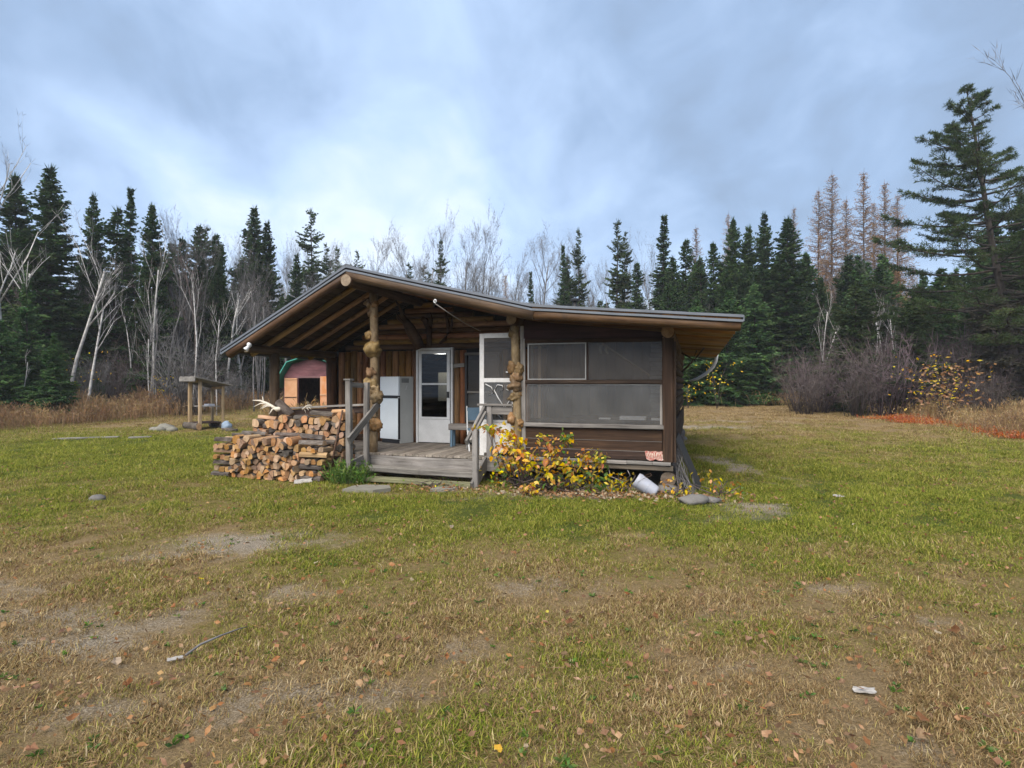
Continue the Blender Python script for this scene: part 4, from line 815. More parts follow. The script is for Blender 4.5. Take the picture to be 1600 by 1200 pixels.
# ------------------------------------------------------------------ vegetation
r2=random.Random(3)
def nrmz(a): return a/np.maximum(np.linalg.norm(a,axis=-1,keepdims=True),1e-9)
def kites(base,d,ln,wd,r_,mid=.4):
    d=nrmz(d); p=nrmz(np.cross(d,r_.normal(size=d.shape))); n=len(base); ln=ln[:,None]; wd=wd[:,None]
    V=np.empty((n,4,3)); V[:,0]=base; V[:,1]=base+d*ln*mid+p*wd/2; V[:,2]=base+d*ln; V[:,3]=base+d*ln*mid-p*wd/2
    return V.reshape(-1,3)
def qmesh(name,V,mats,V2=None,F2=None,mi2=0):
    """mesh of loose quads V (4 per face) plus optional ordinary mesh"""
    nq=len(V)//4; me=bpy.data.meshes.new(name); F=[]
    n2=0 if V2 is None else len(V2)
    allv=V if n2==0 else np.concatenate([V,np.array(V2)])
    lt=[4]*nq; idx=list(range(nq*4)); 
    if n2:
        for f in F2: lt.append(len(f)); idx+= [i+nq*4 for i in f]
    me.vertices.add(len(allv)); me.vertices.foreach_set('co',np.asarray(allv,dtype=np.float32).ravel())
    me.loops.add(len(idx)); me.loops.foreach_set('vertex_index',idx); me.polygons.add(len(lt))
    ls=np.concatenate([[0],np.cumsum(lt)[:-1]]); me.polygons.foreach_set('loop_start',ls.astype(np.int32)); me.polygons.foreach_set('loop_total',np.array(lt,dtype=np.int32))
    for m_ in mats: me.materials.append(M[m_])
    if n2 and mi2: me.polygons.foreach_set('material_index',[0]*nq+[mi2]*len(F2))
    me.update(); me.validate(); return me
def spruce(seed,h,rmax,mat,bark,z0=.06,dens=1.0,power=.85,droop=.35,dead=0.0,ragged=.25,step=.34):
    r_=np.random.default_rng(seed); V=[]
    lean=r_.normal(0,.012*h,2)
    z=z0*h; B=[]; tv,tf=[],[]
    while z<h*.985:
        t=(z-z0*h)/(h-z0*h); Rr=rmax*(1-t)**power*(1+ragged*.6*math.sin(z*2.1+seed)); 
        if t<.12: Rr*=.75+2*t
        nb=max(4,int((9+4*(1-t))*dens))
        for b in range(nb):
            if r_.random()<ragged*.35: continue
            az=r_.uniform(0,6.283); Lb=max(.12,Rr*r_.uniform(.62,1.12)); n=max(3,int(Lb/.13)); s=np.linspace(.12,1,n)
            up=.55*t-.15; dz=Lb*(up*s-droop*(1-t*.8)*s**1.3+.16*s**3)
            zb=z+r_.uniform(-.5,.5)*step
            P=np.stack([math.cos(az)*s*Lb,math.sin(az)*s*Lb,zb+dz],-1); P[:,:2]+=lean*(zb/h)**2
            out=np.array([math.cos(az),math.sin(az),0]); side=np.array([-math.sin(az),math.cos(az),0])
            tl=np.minimum(.62,.17+.36*Lb*(1.05-s)); 
            for sg in (-1,1,0,-.5,.5):
                if sg==0: D=np.tile(out,(n,1))*1.0; l_=tl*.7+.05
                else: D=out*(.55+.3*(1-abs(sg)))+side*sg*1.0; D=np.tile(D,(n,1)); l_=tl
                D=D+r_.normal(0,.22,(n,3)); D[:,2]-=.28*(1-t)
                q=P+r_.normal(0,.03,P.shape)
                V.append(kites(q,D,l_*r_.uniform(.7,1.15,n),np.full(n,.085)+.10*l_,r_))
            if h<30 and (Lb>.7) : tv,tf=tubepts([(P[0]*[.1,.1,1]),P[n//2],P[-1]],[.022,.014,.004],3,tv,tf)
        z+=step*(.65+.5*(1-t))
    n=10; V.append(kites(np.tile([lean[0],lean[1],h*.97],(n,1)),np.concatenate([r_.normal(0,.25,(n,2)),np.ones((n,1))],1),np.full(n,h*.035+.15),np.full(n,.06),r_))
    T1,T2=[],[]
    tp=[(lean[0]*(f**2),lean[1]*(f**2),h*f*.985) for f in np.linspace(0,1,8)]; tubepts(tp,[ (.011*h+.03)*(1-f)+.01 for f in np.linspace(0,1,8)],7,tv,tf)
    crown=qmesh('crown',np.concatenate(V),[mat]); trunk=qmesh('trunk',np.zeros((0,3)),[bark],tv,tf)
    return trunk,crown
def pine(seed,h,rmax,z0=.35,mat='needle_pine',bark='bark_dark',lean=(0,0),tuft=.26,nb_=46,airy=1.0,clump=12,dead=True):
    r_=np.random.default_rng(seed); V=[]; tv,tf=[],[]; lean=np.array(lean)
    ax=lambda z: np.array([*(lean*(z/h)),z])+np.array([.05*math.sin(z*.7+seed),.05*math.cos(z*.6),0])
    tubepts([tuple(ax(h*f)) for f in np.linspace(0,1,14)],[(.0125*h+.02)*(1-f)**.8+.012 for f in np.linspace(0,1,14)],8,tv,tf)
    for i in range(nb_):
        f=(i+r_.random())/nb_; z=h*(z0+(1-z0)*f**.95); Rr=rmax*(1.02-f)**(.62 if nb_<100 else .76)*r_.uniform(.45,1.15)*(.55+.45*min(1,f*5+.3)); az=r_.uniform(0,6.283)
        o_=np.array([math.cos(az),math.sin(az),0]); n=6; s=np.linspace(0,1,n); up=-.12+.55*f
        P=ax(z)[None]+o_[None]*(s*Rr)[:,None]; P[:,2]+=Rr*(up*s-.18*s+.28*s**2.2)+r_.normal(0,.02,n); P[:,:2]+=r_.normal(0,.05*Rr**.5,(n,2))*s[:,None]
        tubepts([tuple(p) for p in P],[.012+.022*Rr*(1-q)*.6 for q in s],4,tv,tf)
        nt_=max(3,int(Rr*6*airy))
        for k in range(nt_):
            q=r_.uniform(.30,1)**.8; bpt=np.array([np.interp(q,s,P[:,j]) for j in range(3)])
            sd=np.array([-o_[1],o_[0],0])*r_.choice([-1,1]); dl=Rr*.46*(1.1-q)+.12
            tip=bpt+(o_*.6+sd*.8+np.array([0,0,r_.uniform(.0,.35)]))*dl*r_.uniform(.3,1)
            tubepts([tuple(bpt),tuple(tip)],[.010,.005],3,tv,tf)
            for c in range(4):
                cp=bpt+(tip-bpt)*(.30+.25*c); m_=clump; D=r_.normal(0,.8,(m_,3))+(tip-bpt)/max(dl,.1)*.9+np.array([0,0,.25])
                V.append(kites(np.tile(cp,(m_,1)),D,r_.uniform(.6,1.1,m_)*tuft,np.full(m_,.026),r_,.5))
    if dead:
        for i in range(30):
            z=h*r_.uniform(.08,z0+.05); az=r_.uniform(0,6.283); Lb=r_.uniform(.5,1)*rmax*.75; o_=np.array([math.cos(az),math.sin(az),0])
            p0=ax(z); p1=p0+o_*Lb*.5+np.array([0,0,r_.uniform(-.05,.1)*Lb]); p2=p0+o_*Lb+np.array([0,0,r_.uniform(-.25,.05)*Lb])
            tubepts([tuple(p0),tuple(p1),tuple(p2)],[.025,.017,.006],4,tv,tf)
            for k in range(8):
                b=p0+(p2-p0)*r_.uniform(.3,1); e_=b+r_.normal(0,.35,3); tubepts([tuple(b),tuple(e_)],[.008,.003],3,tv,tf)
    return qmesh('trunk',np.zeros((0,3)),[bark],tv,tf),qmesh('crown',np.concatenate(V),[mat])
def larch(seed,h,rmax):
    r_=np.random.default_rng(seed); V=[]; tv,tf=[],[]; tubepts([(.04*math.sin(f*9+seed),.04*math.cos(f*8),h*f) for f in np.linspace(0,1,10)],[(.009*h)*(1-f)+.012 for f in np.linspace(0,1,10)],6,tv,tf)
    z=.28*h
    while z<h*.98:
        t=(z/h-.28)/.72; nb=5
        for b in range(nb):
            az=r_.uniform(0,6.283); Lb=max(.15,rmax*(1-t)**.7*r_.uniform(.5,1.1)); n=max(4,int(Lb/.09)); s=np.linspace(.1,1,n); o_=np.array([math.cos(az),math.sin(az),0])
            P=o_[None]*(s*Lb)[:,None]+np.array([0,0,z])[None]; P[:,2]+=Lb*(.10*s-.05*s**2+.35*t*s)
            tubepts([tuple(P[0]*[.05,.05,1]),tuple(P[n//2]),tuple(P[-1])],[.018,.012,.004],3,tv,tf)
            for k in range(3):
                D=r_.normal(0,.8,(n,3))+o_*.5; keep=r_.random(n)<.8
                V.append(kites(P[keep],D[keep],r_.uniform(.10,.32,keep.sum()),np.full(keep.sum(),.034),r_,.5))
        z+=.19
    return qmesh('trunk',np.zeros((0,3)),['bark_brown'],tv,tf),qmesh('crown',np.concatenate(V),['larch'])
def baretree(seed,h,spread=.35,lean=(0,0),stems=1,bark='bark_grey',twig='bark_grey',depth=4,r0=None,arch=0.0,fork=.4,up=.5,twigd=1.0,curve=.25):
    r_=np.random.default_rng(seed); tv,tf=[],[]; V=[]; TB,TD,TL,TW=[],[],[],[]
    lean=np.array([lean[0],lean[1],0.0])
    def grow(p,d,L_,r,dep):
        n=5 if dep==0 else 3; pts=[p]; dd=d.copy(); ph=r_.normal(0,curve,3)*(.5 if dep else .35)
        for i in range(n):
            dd=nrmz(dd+ph/n+r_.normal(0,.05,3)+np.array([0,0,up*.12 if dep else 0])); 
            if dep==0 and arch: dd=nrmz(dd+np.array([lean[0],lean[1],0])*arch*(i/n))
            pts.append(pts[-1]+dd*L_/n)
        tubepts([tuple(q) for q in pts],[r*(1-.55*i/n) for i in range(n+1)],6 if dep==0 else 4 if dep==1 else 3,tv,tf)
        if dep>=depth:
            for q in pts[1:]:
                for k in range(int(2*twigd)): TB.append(q);TD.append(dd+r_.normal(0,.5,3)+np.array([0,0,.15]));TL.append(r_.uniform(.25,.6)*h*.045+.08);TW.append(.016)
            return
        nch=(int(h*.75) if dep==0 else r_.integers(3,6))
        for k in range(nch):
            f=r_.uniform(fork,1) if dep==0 else r_.uniform(.25,1); i=min(n-1,int(f*n)); q=pts[i]+(pts[i+1]-pts[i])*(f*n-i)
            az=r_.uniform(0,6.283); sd=np.array([math.cos(az),math.sin(az),0]); nd_=nrmz(dd*.8+sd*r_.uniform(.5,1.0)*(spread*2.2)+np.array([0,0,up*.5]))
            LL=L_*(r_.uniform(.22,.42) if dep==0 else r_.uniform(.4,.65))*(1.15-.4*f if dep==0 else 1)
            grow(q,nd_,LL,max(.006,r*(1-.6*f)*.5),dep+1)
        for k in range(int(4*twigd)):
            q=pts[-1]; TB.append(q);TD.append(dd+r_.normal(0,.4,3));TL.append(r_.uniform(.3,.8)*h*.06);TW.append(.016)
    for s_ in range(stems):
        d0=nrmz(np.array([lean[0],lean[1],1.0])+(r_.normal(0,.12,3)*[1,1,0] if stems>1 else 0))
        grow(np.array([.15*s_*(1 if stems>1 else 0),0,0.]),d0,h*(.8 if s_==0 else .68),(r0 or .011*h+.015)*(1 if s_==0 else .75),0)
    tw=kites(np.array(TB),np.array(TD),np.array(TL),np.array(TW),r_,.3)
    return qmesh('trunk',np.zeros((0,3)),[bark],tv,tf),qmesh('crown',tw,[twig])
def shrubmesh(seed,h,spread,n,twig=10,mat='bark_purple'):
    r_=np.random.default_rng(seed); tv,tf=[],[]; B,D,L_,W=[],[],[],[]
    for i in range(n):
        az=r_.uniform(0,6.283); rr_=spread*r_.uniform(.1,.55); p0=np.array([math.cos(az)*rr_*.6,math.sin(az)*rr_*.6,-.05]); top=np.array([math.cos(az)*spread*r_.uniform(.2,1.3),math.sin(az)*spread*r_.uniform(.2,1.3),h*r_.uniform(.4,1.2)]); mid=(p0+top)/2+r_.normal(0,.12,3)*spread*.4+np.array([0,0,h*.1])
        tubepts([tuple(p0),tuple(mid),tuple(top)],[.020,.013,.004],3,tv,tf)
        for k in range(twig):
            f=r_.uniform(.3,1); q=(1-f)**2*p0+2*f*(1-f)*mid+f*f*top; d_=r_.normal(0,.7,3)+np.array([0,0,.7]); l_=h*r_.uniform(.12,.3); B.append(q);D.append(d_);L_.append(l_);W.append(.016)
            dn=d_/np.linalg.norm(d_)
            for j in range(3): B.append(q+dn*l_*r_.uniform(.3,.9));D.append(d_+r_.normal(0,.8,3));L_.append(l_*.6);W.append(.011)
    return qmesh('stems',kites(np.array(B),np.array(D),np.array(L_),np.array(W),r_,.3),[mat],tv,tf)
PROTO={
 'spruce_tall':[spruce(1,14,2.9,'needle','bark_dark',power=.8,step=.3),spruce(2,14,2.6,'needle','bark_dark',ragged=.35,power=.75,step=.3),spruce(3,14,3.0,'needle','bark_dark',power=.7,step=.3)],
 'spruce_thin':[spruce(4,12,1.45,'needle','bark_dark',z0=.1,ragged=.6,power=.6),spruce(5,12,1.6,'needle','bark_dark',z0=.14,ragged=.75,power=.62,dens=.9)],
 'spruce_spire':[spruce(6,15,1.5,'needle','bark_dark',z0=.1,ragged=.45,power=.8)],
 'spruce_wide':[spruce(7,8,2.3,'needle_lush','bark_dark',z0=.02,power=.95,dens=1.2),spruce(8,8,2.6,'needle_lush','bark_dark',z0=.02,power=.8,dens=1.2,ragged=.35)],
 'pine_mid':[spruce(9,17,2.4,'needle_pine','bark_dark',z0=.25,ragged=.7,power=.62,dens=.62,droop=.2,step=.42),spruce(10,17,2.0,'needle_pine','bark_dark',z0=.3,ragged=.8,power=.55,dens=.6,droop=.15,step=.42)],
 'larch':[larch(12,19,3.1),larch(13,19,2.7)],
 'bare':[baretree(21,15,.20,depth=3,twigd=1.3,fork=.3,r0=.10),baretree(22,15,.26,depth=3,twigd=1.3,fork=.3,r0=.10),baretree(23,15,.22,depth=3,stems=2,twigd=1.0,fork=.3,r0=.09),baretree(24,15,.18,depth=3,twigd=1.3,fork=.25,r0=.09)],
}
PH={'spruce_tall':14,'spruce_thin':12,'spruce_spire':15,'spruce_wide':8,'pine_mid':17,'larch':19,'bare':15}
NAMES={'spruce_tall':'spruce_tree','spruce_thin':'spruce_tree','spruce_spire':'spruce_tree','spruce_wide':'spruce_tree','pine_mid':'pine_tree','larch':'larch_tree','bare':'bare_tree'}
def plant(kind,x,y,h,wf,label,group=None,rz=None,name=None,cat='tree',meshes=None,ph=None):
    tr,cr=meshes or random.choice(PROTO[kind]); ph=ph or PH[kind]; t=empty(name or NAMES[kind],(x,y,gh(x,y)-.05),random.uniform(0,6.28) if rz is None else rz,label,cat,group)
    s=h/ph; sw=s*wf*(14/PH.get(kind,14) if False else 1); t.scale=(sw,sw,s)
    ob('trunk',tr,t); ob('crown',cr,t); return t
TREES=[
('spruce_tall',-26.58,33,14.21,1.15,'towering dark spruce with a broad crown, tallest of the wood behind the birches'),
('spruce_tall',-30.02,35,14.38,1.0,'dark spruce at the edge of the wood beside the towering broad one'),
('spruce_tall',-26.93,37,13.80,0.8,'dark spruce with a pointed top between the broad spruce and the leaning birch'),
('spruce_thin',-24.88,36,12.73,1.2,'sooty thin spruce directly behind the leaning birch trunk'),
('spruce_spire',-26.00,39,14.97,0.9,'spire-like spruce, thinnest and tallest between the leaning and twin birches'),
('spruce_tall',-22.40,36,12.89,0.8,'dark spruce rising behind the pale twin-stemmed birch'),
('spruce_thin',-22.23,39,11.42,1.0,'slim ragged spruce above the bowed pale pole'),
('pine_mid',-26.67,50,15.06,0.8,'airy pale pine top over the open-roofed log shelter'),
('spruce_thin',-21.69,43,11.96,0.8,'dead-topped reddish spruce beside the white birch pair'),
('spruce_tall',-20.20,45,15.40,0.95,'tall green spruce, taller of the pair over the eave by the shed'),
('spruce_tall',-19.63,46,14.46,0.85,'green spruce, shorter of the pair over the eave by the shed'),
('spruce_thin',-22.61,48,12.00,1.2,'narrow dark spruce beside the tall green pair over the eave'),
('spruce_wide',-23.58,28,7.03,0.8,'young lush green spruce in front of the tall birch trunks'),
('spruce_wide',-20.66,26,4.08,0.9,'low wide young spruce at the weed edge below the birches'),
('spruce_wide',-22.97,26,4.66,1.0,'low spreading spruce with skirts down to the russet weeds, at the picture edge'),
('spruce_wide',-22.39,31,2.05,1.3,'small bushy spruce at the foot of the leaning birch'),
('spruce_wide',-22.69,37,3.85,1.1,'rounded bushy spruce behind the yellow sapling'),
('spruce_wide',-22.48,34,2.59,1.1,'small spruce between the yellow sapling and the leaning birch'),
('spruce_wide',-25.67,60,1.22,1.2,'low green spruce beside the shed wall, under the eave'),
('pine_mid',-19.29,56,18.26,1.0,'pale airy pine standing alone over the porch roof slope'),
('pine_mid',-18.74,62,15.87,0.8,'small misty pine over the ridge end'),
('pine_mid',-17.07,64,15.82,0.8,'misty small pine nearest to the ridge peak'),
('pine_mid',-7.47,60,16.22,0.8,'russet tinged pine in the middle of the bare trees over the roof'),
('spruce_spire',5.53,60,15.62,0.8,'slim spruce beside the round bare tree over the roof'),
('pine_mid',7.00,60,17.22,0.7,'narrow clumpy pine just over the stove pipe'),
('pine_mid',10.32,57,17.47,0.85,'tall twin-topped pine over the screened room roof, higher one'),
('pine_mid',11.28,58,16.45,0.75,'pine close behind the twin-topped one over the screened room'),
('spruce_thin',11.70,54,12.59,1.0,'short spruce beside the twin-topped pine'),
('spruce_spire',2.07,62,13.11,0.8,'tiny spruce tip showing over the roof bend'),
('larch',-0.69,62,13.11,0.6,'small orange larch among the bare trees over the roof'),
('spruce_spire',13.72,53,16.64,1.15,'slender spruce standing clear against the sky over the outer eave'),
('spruce_thin',15.60,52,14.18,1.0,'spruce between the slender clear one and the pale larch'),
('larch',17.86,56,16.71,0.8,'pale grey larch top behind the outer eave spruces'),
('spruce_thin',15.84,48,12.00,1.0,'short dark spruce in front of the pale larch'),
('spruce_thin',16.45,47,12.95,0.9,'thin spruce beside the forked dark one'),
('spruce_tall',17.58,46,14.66,0.8,'dark spruce, taller of a forked looking pair'),
('spruce_tall',18.90,47,14.30,0.7,'dark spruce, shorter of a forked looking pair'),
('larch',21.03,56,18.08,0.6,'rusty larch tip peeping over the forked dark spruces'),
('spruce_tall',19.75,45,14.90,0.85,'bright green spruce with a bent tip beside the broadest spruce'),
('spruce_tall',20.45,43,13.97,1.2,'broadest dense green spruce in front of the rusty larches'),
('larch',27.87,57,18.99,0.6,'rusty larch tip over the broadest green spruce'),
('larch',28.21,53,19.47,0.8,'rusty bare larch nearest to the broadest green spruce'),
('larch',28.89,52,20.53,0.9,'tall rusty larch in the middle of the first larch row'),
('larch',31.32,54,18.89,0.8,'lower rusty larch between the two tallest larches'),
('larch',31.78,52,20.82,0.85,'tallest grey-brown larch in the row'),
('larch',34.59,55,18.77,0.7,'faint larch behind the tallest one'),
('larch',34.27,53,20.06,0.85,'rusty larch just past the tallest one'),
('larch',35.45,53,19.00,0.8,'rusty larch close to the big ragged pine'),
('spruce_thin',27.96,44,10.32,1.5,'small dark spruce under the larch row'),
('spruce_wide',12.67,40,7.30,1.2,'wide green spruce filling the gap below the outer eave'),
('spruce_wide',14.89,40,7.96,1.1,'dense spreading spruce behind the hanging gutter end'),
('spruce_wide',17.73,42,8.70,1.1,'full skirted spruce behind the yellow sprig'),
('spruce_wide',21.26,43,8.61,1.1,'full skirted spruce beside the white leaning stems'),
('spruce_wide',28.29,38,9.16,1.2,'dark green spruce behind the big ragged pine branches'),
('spruce_tall',33.56,40,13.52,1.0,'dark spruce behind the trunk of the big ragged pine'),
('spruce_tall',37.33,42,15.47,1.0,'dark spruce at the picture edge past the big ragged pine'),
('spruce_wide',28.80,36,6.81,1.2,'low grey-green spruce under the big ragged pine'),
('spruce_wide',28.93,42,7.54,1.1,'olive green spruce between larches and the big ragged pine'),
]

for k,x,y,h,wf,lab in TREES: plant(k,x,y,h,wf if k!='spruce_wide' else wf,lab)
# the ragged pine that rises over the clearing
big=pine(31,15.5,5.6,.22,lean=(-2.4,.3),tuft=.20,nb_=130,clump=8,airy=1.7)
plant('pine_mid',26.6,30,17.3,1.0,'tallest ragged pine leaning over the plum coloured brush, dead branches low on its trunk',rz=0,meshes=big,ph=15.5)
hang=baretree(33,16,.4,depth=3,twigd=1.6)
plant('bare',22.6,23.5,17.5,1.0,'tall bare birch at the picture edge, only its hanging twigs in view',rz=1.0,meshes=hang,ph=16)
# white birches and pale stems along the wood edge
def birch(seed,x,y,h,lean,label,stems=1,arch=0,fork=.45,spread=.3,r0=None,depth=2,bark='bark_white',group=None,twigd=1.3):
    ms=baretree(seed,h,spread,lean,stems,bark,'bark_grey',depth,r0,arch,fork,twigd=twigd)
    return plant('bare',x,y,h,1.0,label,group,rz=0,meshes=ms,ph=h,name='birch_tree')
birch(41,-26.6,29.5,14.5,(.17,0),'tall white birch with a fading top, thickest of the white trunks',fork=.5,r0=.14,spread=.35)
birch(42,-25.3,29.0,9.3,(.20,0),'forked white birch with crooked arms against the dark broad spruce',fork=.72,r0=.11,spread=.4,depth=2,twigd=.8)
birch(43,-22.9,29.5,9.8,(.30,.0),'strongly leaning white birch crossing in front of the dark spruces',fork=.55,r0=.10,depth=3,twigd=.7)
birch(44,-21.5,29.0,7.0,(.07,0),'slim upright white birch beside the leaning one',fork=.35,r0=.075)
birch(45,-22.8,26.5,3.6,(.16,0),'thin pale sapling stem standing in the russet weeds',fork=.7,r0=.035,twigd=.5)
birch(46,-20.7,33.0,7.6,(.02,0),'twin-stemmed pale poplar with upswept arms beside the bushy spruce',stems=2,fork=.4,r0=.09,bark='bark_grey')
birch(47,-20.6,34.0,7.6,(.30,0),'bowed pale pole arching over beside the bushy spruce',arch=.35,fork=.93,r0=.075,bark='bark_grey',twigd=.3)
birch(48,-19.1,38.5,8.5,(-.05,0),'white birch stem passing behind the post shelter roof, nearer the eave tip',fork=.6,r0=.10)
birch(49,-18.8,40.0,9.3,(.03,0),'second white birch stem close behind the eave tip',fork=.6,r0=.085)
birch(50,-18.9,42.0,5.2,(.02,0),'thin grey pole standing under the eave tip',fork=.75,r0=.06,bark='bark_grey',twigd=.5)
birch(51,-16.9,43.0,6.5,(.0,0),'thick grey stub trunk standing beside the shed roof',fork=.9,r0=.14,bark='bark_grey',twigd=.3)
birch(52,22.6,43.0,7.2,(.30,0),'leaning white stem over the plum brush, thickest of the group',fork=.55,r0=.08,spread=.4)
birch(53,21.4,43.5,7.5,(.20,0),'slim white stem leaning out of the full skirted spruce',fork=.6,r0=.06)
birch(54,20.8,44.0,7.8,(.16,0),'slimmest white stem in front of the broadest green spruce',fork=.6,r0=.05)
# many thin stems along the wood edge
st_=[baretree(80+i,7.5,.20,(.03*(i-2),0),1,('bark_white','bark_grey','bark_white','bark_grey','bark_brown')[i],'bark_brown',2,.05,0,.45,twigd=1.6) for i in range(5)]
for i in range(46):
    y=r2.uniform(31,45); x=r2.uniform(-.94,-.43)*y; plant('bare',x,y,r2.uniform(5,11),1.0,'thin pale or grey stem in the thicket of poles at the wood edge','thin stems in the thicket at the wood edge',name='sapling_tree',meshes=st_[i%5],ph=7.5)
for i in range(18):
    y=r2.uniform(36,44); x=r2.uniform(.54,.95)*y; plant('bare',x,y,r2.uniform(4.5,8),1.0,'thin stem rising through the plum brush','thin stems rising through the plum brush',name='sapling_tree',meshes=st_[i%5],ph=7.5)
gs1=spruce(90,7,2.3,'needle_dead','bark_grey',z0=.04,dens=.8,ragged=.6,power=.6); gs2=spruce(91,7,2.2,'needle_pine','bark_dark',z0=.04,dens=1.0,ragged=.5,power=.7)
for x,y,h,ms,lab in ((24.6,29.5,6.4,gs1,'greyish half dead conifer filling the space under the ragged pine trunk'),(21.9,31.5,6.8,gs2,'olive conifer under the long lower limbs of the ragged pine'),(28.5,31.5,8.5,gs1,'greyish conifer at the picture edge behind the ragged pine foot'),(20.0,33.5,7.6,gs2,'olive green conifer where the plum brush meets the ragged pine')):
    plant('spruce_wide',x,y,h,1.0,lab,meshes=ms,ph=7)
# bare misty trees over the roof
rcm=baretree(70,15,.42,depth=3,twigd=1.6,fork=.38,r0=.12,up=.7)
for u_,(x,y,h,lab) in enumerate(((-11.2,63,17.2,'bare tree beside the russet pine'),(-9.7,62,16.9,'bare tree between two pines over the ridge'),(-6.2,66,18.6,'tallest bare tree just past the russet pine'),(-3.6,64,17.2,'bare tree with thin upright limbs, second past the russet pine'),(-4.6,63,16.8,'bare tree tangled with its taller neighbour'),(-1.3,66,14.0,'low bare tree above the orange larch'),(3.1,62,17.3,'round-crowned bare tree standing alone over the roof bend'),(1.0,66,14.6,'thin bare tree before the round-crowned one'),(5.2,64,13.9,'low bare tree between round crown and slim spruce'),(-20.2,58,15.2,'bare tree between the green spruce pair and the pale pine'),(-23.5,60,16.4,'bare tree just past the green spruce pair'),(-16,66,14.6,'low bare tree over the ridge end'),(9.8,66,14.2,'low bare tree behind the stove pipe pine'))):
    plant('bare',x,y,h,1.0,lab+', pale in the mist',meshes=rcm if 'round-crowned bare tree' in lab else None,ph=15 if 'round-crowned bare tree' in lab else None)

def fill(n,x0,x1,y0,y1,h0,h1,kinds,label,group):
    for i in range(n):
        y=r2.uniform(y0,y1); f=r2.uniform(x0,x1); kd=r2.choice(kinds); kn={'bare':'bare grey tree','larch':'rusty larch','pine_mid':'airy pine','spruce_thin':'thin dark spruce','spruce_spire':'spire-like dark spruce','spruce_wide':'low spreading spruce','spruce_tall':'full dark spruce'}[kd]; plant(kd,f*y,y,r2.uniform(h0,h1),r2.uniform(.8,1.15),kn+' '+label,group)
K1=['spruce_tall','spruce_thin','spruce_thin','spruce_spire','bare','bare','spruce_tall']
fill(84,-1.08,-.44,38,66,8,13,K1,'massed in the dark wood behind the birches','trees massed in the dark wood behind the birches')
fill(26,-1.0,-.42,36,52,8.5,12.5,['bare'],'standing among the dark spruces behind the birches','bare grey trees among the dark spruces')
fill(30,-.52,-.34,50,75,9,13.5,['spruce_tall','bare','spruce_thin','bare'],'of the wood behind the shed and eave tip','trees of the wood behind the shed')
fill(100,-.42,.26,60,92,12.5,16.8,['bare','bare','bare','bare','pine_mid'],'in the misty stand over the cabin roof','trees in the misty stand over the cabin roof')
fill(14,-.40,.30,66,85,9,11.5,['spruce_tall','spruce_wide','bare'],'of lower height in the far stand behind the cabin','low trees in the far stand behind the cabin')
fill(64,.24,.64,45,64,8.5,12.5,['spruce_tall','spruce_tall','spruce_thin','spruce_tall','spruce_wide','bare'],'massed behind the spruces beyond the hanging gutter','conifers massed behind the spruces beyond the gutter')
fill(74,.50,1.10,44,66,9,13,['spruce_tall','spruce_tall','larch','spruce_thin','bare','spruce_wide'],'massed in the wood behind the plum brush and ragged pine','trees massed in the wood behind the plum brush')
# bare brush
SH=[shrubmesh(61,3.0,1.6,30,8),shrubmesh(62,3.0,1.9,34,8),shrubmesh(63,3.0,1.5,42,mat='bark_brown'),shrubmesh(64,3.0,1.8,46,mat='bark_grey')]
def shrub(x,y,h,wf,k,label,group):
    o=tag(ob('bare_shrub',SH[k],None,loc=(x,y,gh(x,y)),rot=(0,0,r2.uniform(0,6.28)),scale=(h/3*wf,h/3*wf,h/3)),label,'shrub',group); return o
for i in range(34):
    y=r2.uniform(30,39); q_=r2.uniform(.49,.92); x=q_*y; shrub(x,y,r2.uniform(1.3,2.6)+min(1.7,max(0,(q_-.45)*12)),r2.uniform(.7,1.25),r2.choice((0,1,0,2)),'plum coloured bare shrub in the thicket under the larches','bare shrubs of the plum thicket')
for i in range(24):
    y=r2.uniform(26,36); x=r2.uniform(.70,1.0)*y; shrub(x,y,r2.uniform(1.6,3.2),r2.uniform(.8,1.2),r2.choice((2,3,2,0)),'grey brown bare shrub under the big ragged pine','bare shrubs under the big ragged pine')
for i in range(34):
    y=r2.uniform(30,40); x=r2.uniform(-1.0,-.47)*y; shrub(x,y,r2.uniform(1.5,4.2),r2.uniform(.7,1.1),r2.choice((2,3,2)),'brown bare shrub among the birch feet at the wood edge','bare shrubs among the birch feet')
for i in range(14):
    y=r2.uniform(48,60); x=r2.uniform(-.48,-.28)*y; shrub(x,y,r2.uniform(2,4.5),1.0,r2.choice((2,3)),'bare shrub at the far edge behind the shed','bare shrubs behind the shed')
# leafy shrubs with large autumn leaves
def leafmesh(seed,l,wd):
    r_=random.Random(seed); V=[(0,0,0),(l*.3,wd*.5,.1*wd),(l*.65,wd*.42,.06*wd),(l,0,-.18*l),(l*.65,-wd*.42,.06*wd),(l*.3,-wd*.5,.1*wd),(l*.35,0,-.04*l),(l*.68,0,-.09*l)]
    return V,[(0,6,1),(1,6,7,2),(2,7,3),(0,5,6),(5,4,7,6),(4,3,7)]
LM={}
for mt_ in ('yellow','green_leaf','dryleaf','paleleaf'):
    LM[mt_]=[]
    for s_ in range(3):
        V,F=leafmesh(s_,1.0,.52+.08*s_); LM[mt_].append(mesh('leaf',V,F,[mt_]))
OR=leafmat('orange_autumn_leaf',[(.3,(.42,.13,.045)),(.5,(.52,.24,.07)),(.72,(.52,.32,.10))],5,.3,.35,.02); M['orange']=OR
V,F=leafmesh(9,1,.6); LM['orange']=[mesh('leaf',V,F,['orange'])]
